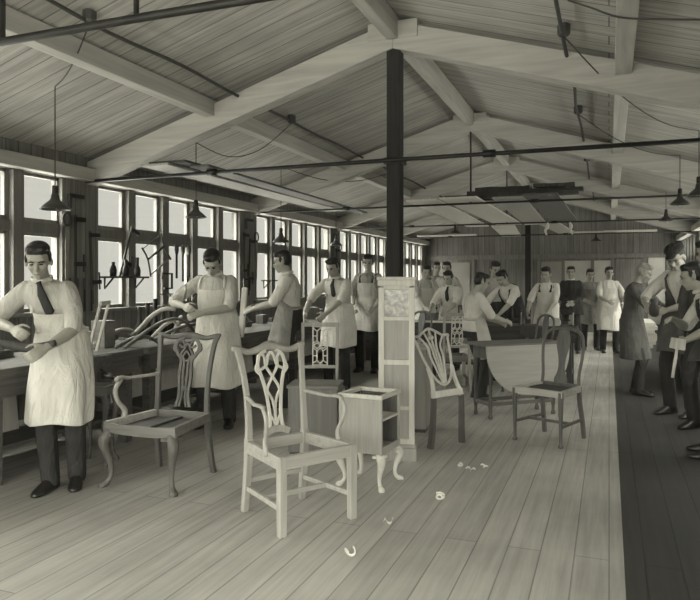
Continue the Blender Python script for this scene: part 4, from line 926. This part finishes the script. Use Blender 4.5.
for k2, Yp in enumerate((8.79, 12.19, 15.59)):
    lab = ['second', 'third', 'fourth'][k2]; g = 'tools hung on the %s window pier' % lab
    bar_clamp((XW, Yp-.16, 2.1), 'long bar clamp on the left side of the %s window pier' % lab, .8, g=g); bar_clamp((XW, Yp+.02, 2.02), 'long bar clamp down the middle of the %s window pier' % lab, .85, -.06, g=g)
    saw((XW, Yp+.19, 2.0), 'hand saw on the right side of the %s window pier' % lab, .6, g=g); g_clamp((XW+.02, Yp-.12, 1.25), 0, 'iron clamp low on the %s window pier' % lab, 1, g)
    square((XW, Yp-.1, 2.3), 'try square at the top of the %s window pier' % lab, .22, g=g)
for y, z, w_ in ((5.95, 1.44, .62), (7.05, 1.24, .52), (9.45, 1.40, .6)):
    sh = empty('tool_shelf', (XL+.09, y, z), 0, {5.95: 'narrow tool shelf across the lower panes just right of the first pier', 7.05: 'lower tool shelf behind the head-bowed man', 9.45: 'tool shelf just past the second pier'}[y], 'shelf')
    MB().b2((-.07, -w_/2, -.02), (.08, w_/2, 0)).build('shelf_board', M['dark'], sh); 
    for s in (-1, 1): MB().sweep([(-.06, s*w_*.4, -.02), (-.06, s*w_*.4, -.13), (.05, s*w_*.4, -.02)], .012, .02, (0, 1, 0)).build('bracket', M['iron'], sh)
nm = ['nearest', 'middle', 'farthest']
for i, y in enumerate((5.75, 5.95, 6.14)):
    o = MB().lathe([(.035, 0), (.038, .06), (.03, .10), (.018, .12), (.02, .15+.03*i)], n=12).build('glue_pot', M['iron'], None, smooth=True); o.location = (XL+.10, y, 1.441); tag(o, nm[i]+' dark pot on the tool shelf right of the first pier', 'pot')
for i, y in enumerate((5.50, 5.66, 5.80, 5.98, 6.18)):
    o = MB().lathe([(.03, 0), (.034, .05), (.016, .08), (.012, .14), (.016, .17+.02*(i % 3))], n=10).build('oil_can', M['iron'], None, smooth=True); o.location = (XL+.07 if i else XL+.16, y+.05, 1.101) ; o.location.x = XL+.03+.0*i; o.location.y = 5.72+.12*i
    o.location = (-4.52, 5.70+.13*i, .80); o.scale = (1.6, 1.6, 1.9); tag(o, 'dark can in the row at the back of the second left bench', 'can', 'dark cans below the tool shelf')

# ------------------------------------------------------------------ boards laid up on the tie rods
def plank(x, y0, y1, w_, z, label, m, yaw=0, th=.022, roll=0, cat='plank', cup=0):
    L_ = y1-y0; o = MB().b2((-w_/2, -L_/2, 0), (w_/2, L_/2, th)).build('plank', m, None, bevel=.003)
    o.location = (x, (y0+y1)/2, z); o.rotation_euler = (0, roll, yaw); tag(o, label, cat, 'planks stored up on the tie rods'); return o
z0 = 2.441
plank(-3.88, 5.1, 9.5, .30, z0+.003, 'broad plank laid on the rods at the left, nearest the windows', M['light'], .0)
plank(-3.58, 5.3, 9.9, .20, z0+.003, 'narrower plank laid on the rods beside the broad left one', M['mid'], .02)
plank(-3.78, 5.15, 7.2, .40, z0+.028, 'dark short board across the near ends of the left planks', M['dark'], .0)
plank(-2.35, 8.6, 13.2, .42, z0, 'wide pale plank on the middle rods, leftmost of its layer', M['pale'], .02)
plank(-1.78, 8.5, 12.9, .48, z0, 'wide pale plank crossing the middle rods under the ridge', M['pale'], -.01)
plank(-1.24, 8.7, 13.1, .40, z0, 'brown wide plank right of the ridge on the middle rods', M['light'], .02)
plank(-.76, 8.5, 12.8, .42, z0, 'wide plank on the middle rods, rightmost of its layer', M['mid'], -.015)
plank(-2.05, 13.3, 16.4, .45, z0+.003, 'far pale plank left of the ridge beyond the middle planks', M['pale'], .08)
plank(-.95, 12.95, 16.3, .38, z0+.003, 'far brown plank resting right of the ridge', M['light'], -.06)
for i, (x0, x1, y, z, w_) in enumerate(((-2.05, -.35, 8.83, .03, .18), (-1.95, -.60, 9.08, .03, .15), (-1.75, -.30, 8.92, .085, .17), (-1.65, -.95, 9.0, .14, .16), (-.90, -.4, 8.88, .14, .12))):
    L_ = x1-x0; pts = [(-L_/2+L_*q, .02*math.sin(7*q+i), .02*math.sin(5*q+2*i)*0+.0) for q in [j/8 for j in range(9)]]
    ww = [w_*(.75+.25*math.sin(j*2.1+i)) for j in range(9)]
    o = MB().sweep(pts, ww, .05, (0, 0, 1), 4, k=2).build('rough_board', M['dark'], None, bevel=.003); o.location = ((x0+x1)/2, y, z0+z+.019); o.rotation_euler.z = .03*(i-2)
    tag(o, ['rough dark board across the plank ends, lowest and nearest', 'rough dark board across the plank ends, lower and behind', 'rough dark board in the second layer over the planks', 'rough dark board on top of the pile at left', 'short rough dark board topping the pile at right'][i], 'board', 'rough dark boards piled over the planks')
for i, (x, y, z, s_, a_) in enumerate(((-1.02, 12.25, 2.20, .20, .5), (-.62, 12.3, 2.22, .16, -.6))):
    o = MB().sweep([(0, 0, .18), (.02, .0, .06), (-.03, 0, -.06), (.03, 0, -.18)], [.05, .10, .07, .05], .02, (0, 1, 0), 6, k=3).build('hanging_offcut', M['pale'], None, smooth=True); o.scale = (.6,)*3
    o.location = (x, y+.0, z+.02); o.rotation_euler.y = a_*.3; o.location.z = 2.42-.12
    tag(o, ['pale curled offcut hanging from the rod under the dark boards', 'slim pale offcut hanging from the rod farther right'][i], 'offcut')
# planks and timber at the far end
for i, (x0, x1, y, z, m) in enumerate(((-.75, .15, 15.8, 2.44, 'pale_x'), (-.1, .95, 15.7, 2.44, 'pale_x'), (-4.3, -2.9, 15.75, 2.44, 'pale_x'))):
    o = MB().b2((x0, y-.12, z), (x1, y+.12, z+.03)).build('plank', M[m], None, bevel=.003); tag(o, ['short pale plank on the farthest rod, left of the two at right', 'short pale plank on the farthest rod toward the right wall', 'pale plank on the farthest rod at the left side'][i], 'plank')
for i in range(7):
    o = MB().b2((-.36, -.8, 0), (.36, .8, .07)).build('timber_baulk', M['pale'], None, bevel=.004); o.location = (.52+.03*(i % 3), 15.9, .0+.075*i); o.rotation_euler.z = .03*((i*5) % 4-1.5)
    tag(o, 'pale thick board in the timber stack behind the white aproned man', 'board', 'pale timber stack near the far door')
cr0 = a  # unfinished chairs standing by the crosswise bench
src = [o for o in bpy.data.objects if o.name.startswith('side_chair') and o.parent is None]
for i, (x, y, rz, q) in enumerate(((-2.55, 8.80, 2.6, 0), (-1.90, 8.60, .5, 1), (-.95, 8.50, 2.2, 0))):
    c = copy_tree(src[min(q, len(src)-1)]); c.location = (x, y, 0); c.rotation_euler = (0, 0, rz)
    tag(c, ['hoop backed chair standing before the crosswise bench, turned away', 'fretwork chair half hidden behind the shield back', 'hoop backed chair before the bench of the stooping boy', 'fretwork chair standing left of the clock case, before the crosswise bench'][i], 'chair')
for i in range(26):
    k_ = i % 3; y = 2.6+.47*i+random.uniform(-.1, .1); s_ = (random.uniform(.06, .2), random.uniform(.1, .34), random.uniform(.03, .14))
    o = MB().box((0, 0, s_[2]/2), s_, top=(random.uniform(.7, 1), 1)).build('wood_block', [M['mid'], M['dark'], M['lx']][k_], None, bevel=.004)
    o.location = (-4.46+random.uniform(-.03, .03), y, .80); o.rotation_euler.z = random.uniform(-.3, .3)
    tag(o, 'offcut block of wood at the back of a left bench, below the sills', 'wood block', 'offcut blocks along the backs of the left benches')
# shavings dropped on the floor
for i, (u, v) in enumerate(((460, 467), (471, 472), (351, 556), (484, 468), (388, 524), (440, 500))):
    p = fl(u, v); r_ = .009+.004*(i % 3)
    pts = [(r_*math.cos(q*1.1)*(1+.1*q), .008*q-.03, r_+r_*math.sin(q*1.1)+.001) for q in range(9)]
    o = MB().sweep(pts, .014, .0016, (0, 1, 0), 4, k=2).build('wood_shaving', M['pale'], None, smooth=True); o.location = (p.x, p.y, .002); o.rotation_euler.z = i*1.3
    o.location.z = .004; tag(o, 'curled pale wood shaving lying on the open floorboards', 'shaving', 'wood shavings on the floor')
# ------------------------------------------------------------------ daylight
w = bpy.data.worlds.new('overcast_sky'); sc.world = w; w.use_nodes = True
nt = w.node_tree; N = nt.nodes; L = nt.links
tc = N.new('ShaderNodeTexCoord'); sp = N.new('ShaderNodeSeparateXYZ'); L.new(tc.outputs['Generated'], sp.inputs[0])
rp = N.new('ShaderNodeValToRGB'); mr = N.new('ShaderNodeMapRange'); L.new(sp.outputs['Z'], mr.inputs[0]); mr.inputs[1].default_value = -1
L.new(mr.outputs[0], rp.inputs[0]); SK = 20.0
E = rp.color_ramp.elements; E[0].position = 0; E[0].color = (9/SK,)*3+(1,); E[1].position = 1; E[1].color = (1, 1, 1, 1)
for p, q in ((.38, 9), (.465, .67), (.575, .67), (.75, SK)):
    e = E.new(p); e.color = (q/SK,)*3+(1,)
mu = N.new('ShaderNodeMath'); mu.operation = 'MULTIPLY'; L.new(rp.outputs[0], mu.inputs[0]); mu.inputs[1].default_value = SK
# added front fill: sky brightened behind the camera, beyond the near wall
my = N.new('ShaderNodeMapRange'); L.new(sp.outputs['Y'], my.inputs[0]); my.inputs[1].default_value = -.05; my.inputs[2].default_value = -.7; my.inputs[3].default_value = 0; my.inputs[4].default_value = 9
mz = N.new('ShaderNodeMapRange'); L.new(sp.outputs['Z'], mz.inputs[0]); mz.inputs[1].default_value = -.05; mz.inputs[2].default_value = .05
mm = N.new('ShaderNodeMath'); mm.operation = 'MULTIPLY_ADD'; L.new(my.outputs[0], mm.inputs[0]); L.new(mz.outputs[0], mm.inputs[1]); L.new(mu.outputs[0], mm.inputs[2])
bg = N['Background']; bg.inputs[0].default_value = (1, .99, .88, 1); L.new(mm.outputs[0], bg.inputs[1])
def portal(c, sx, sy, rot):
    l = bpy.data.lights.new('portal', 'AREA'); l.shape = 'RECTANGLE'; l.size = sx; l.size_y = sy; l.cycles.is_portal = True
    o = bpy.data.objects.new('daylight_portal', l); COL.objects.link(o); o.location = c; o.rotation_euler = rot
portal((XL-.18, 9.5, 1.75), 1.32, 19, (0, -PI/2, 0))
portal((XR+.18, 12.2, 1.75), 1.32, 13.4, (0, PI/2, 0)); portal((XR+.18, .3, 1.75), 1.32, 3, (0, PI/2, 0)); portal((XL-.18, -1.5, 1.75), 1.32, 3, (0, -PI/2, 0))
portal((XM, Y0-.2, 1.28), 6.4, 2.3, (PI/2, 0, 0))
sc.cycles.max_bounces = 10; sc.cycles.diffuse_bounces = 7; sc.cycles.transparent_max_bounces = 16
sc.cycles.sample_clamp_indirect = 8
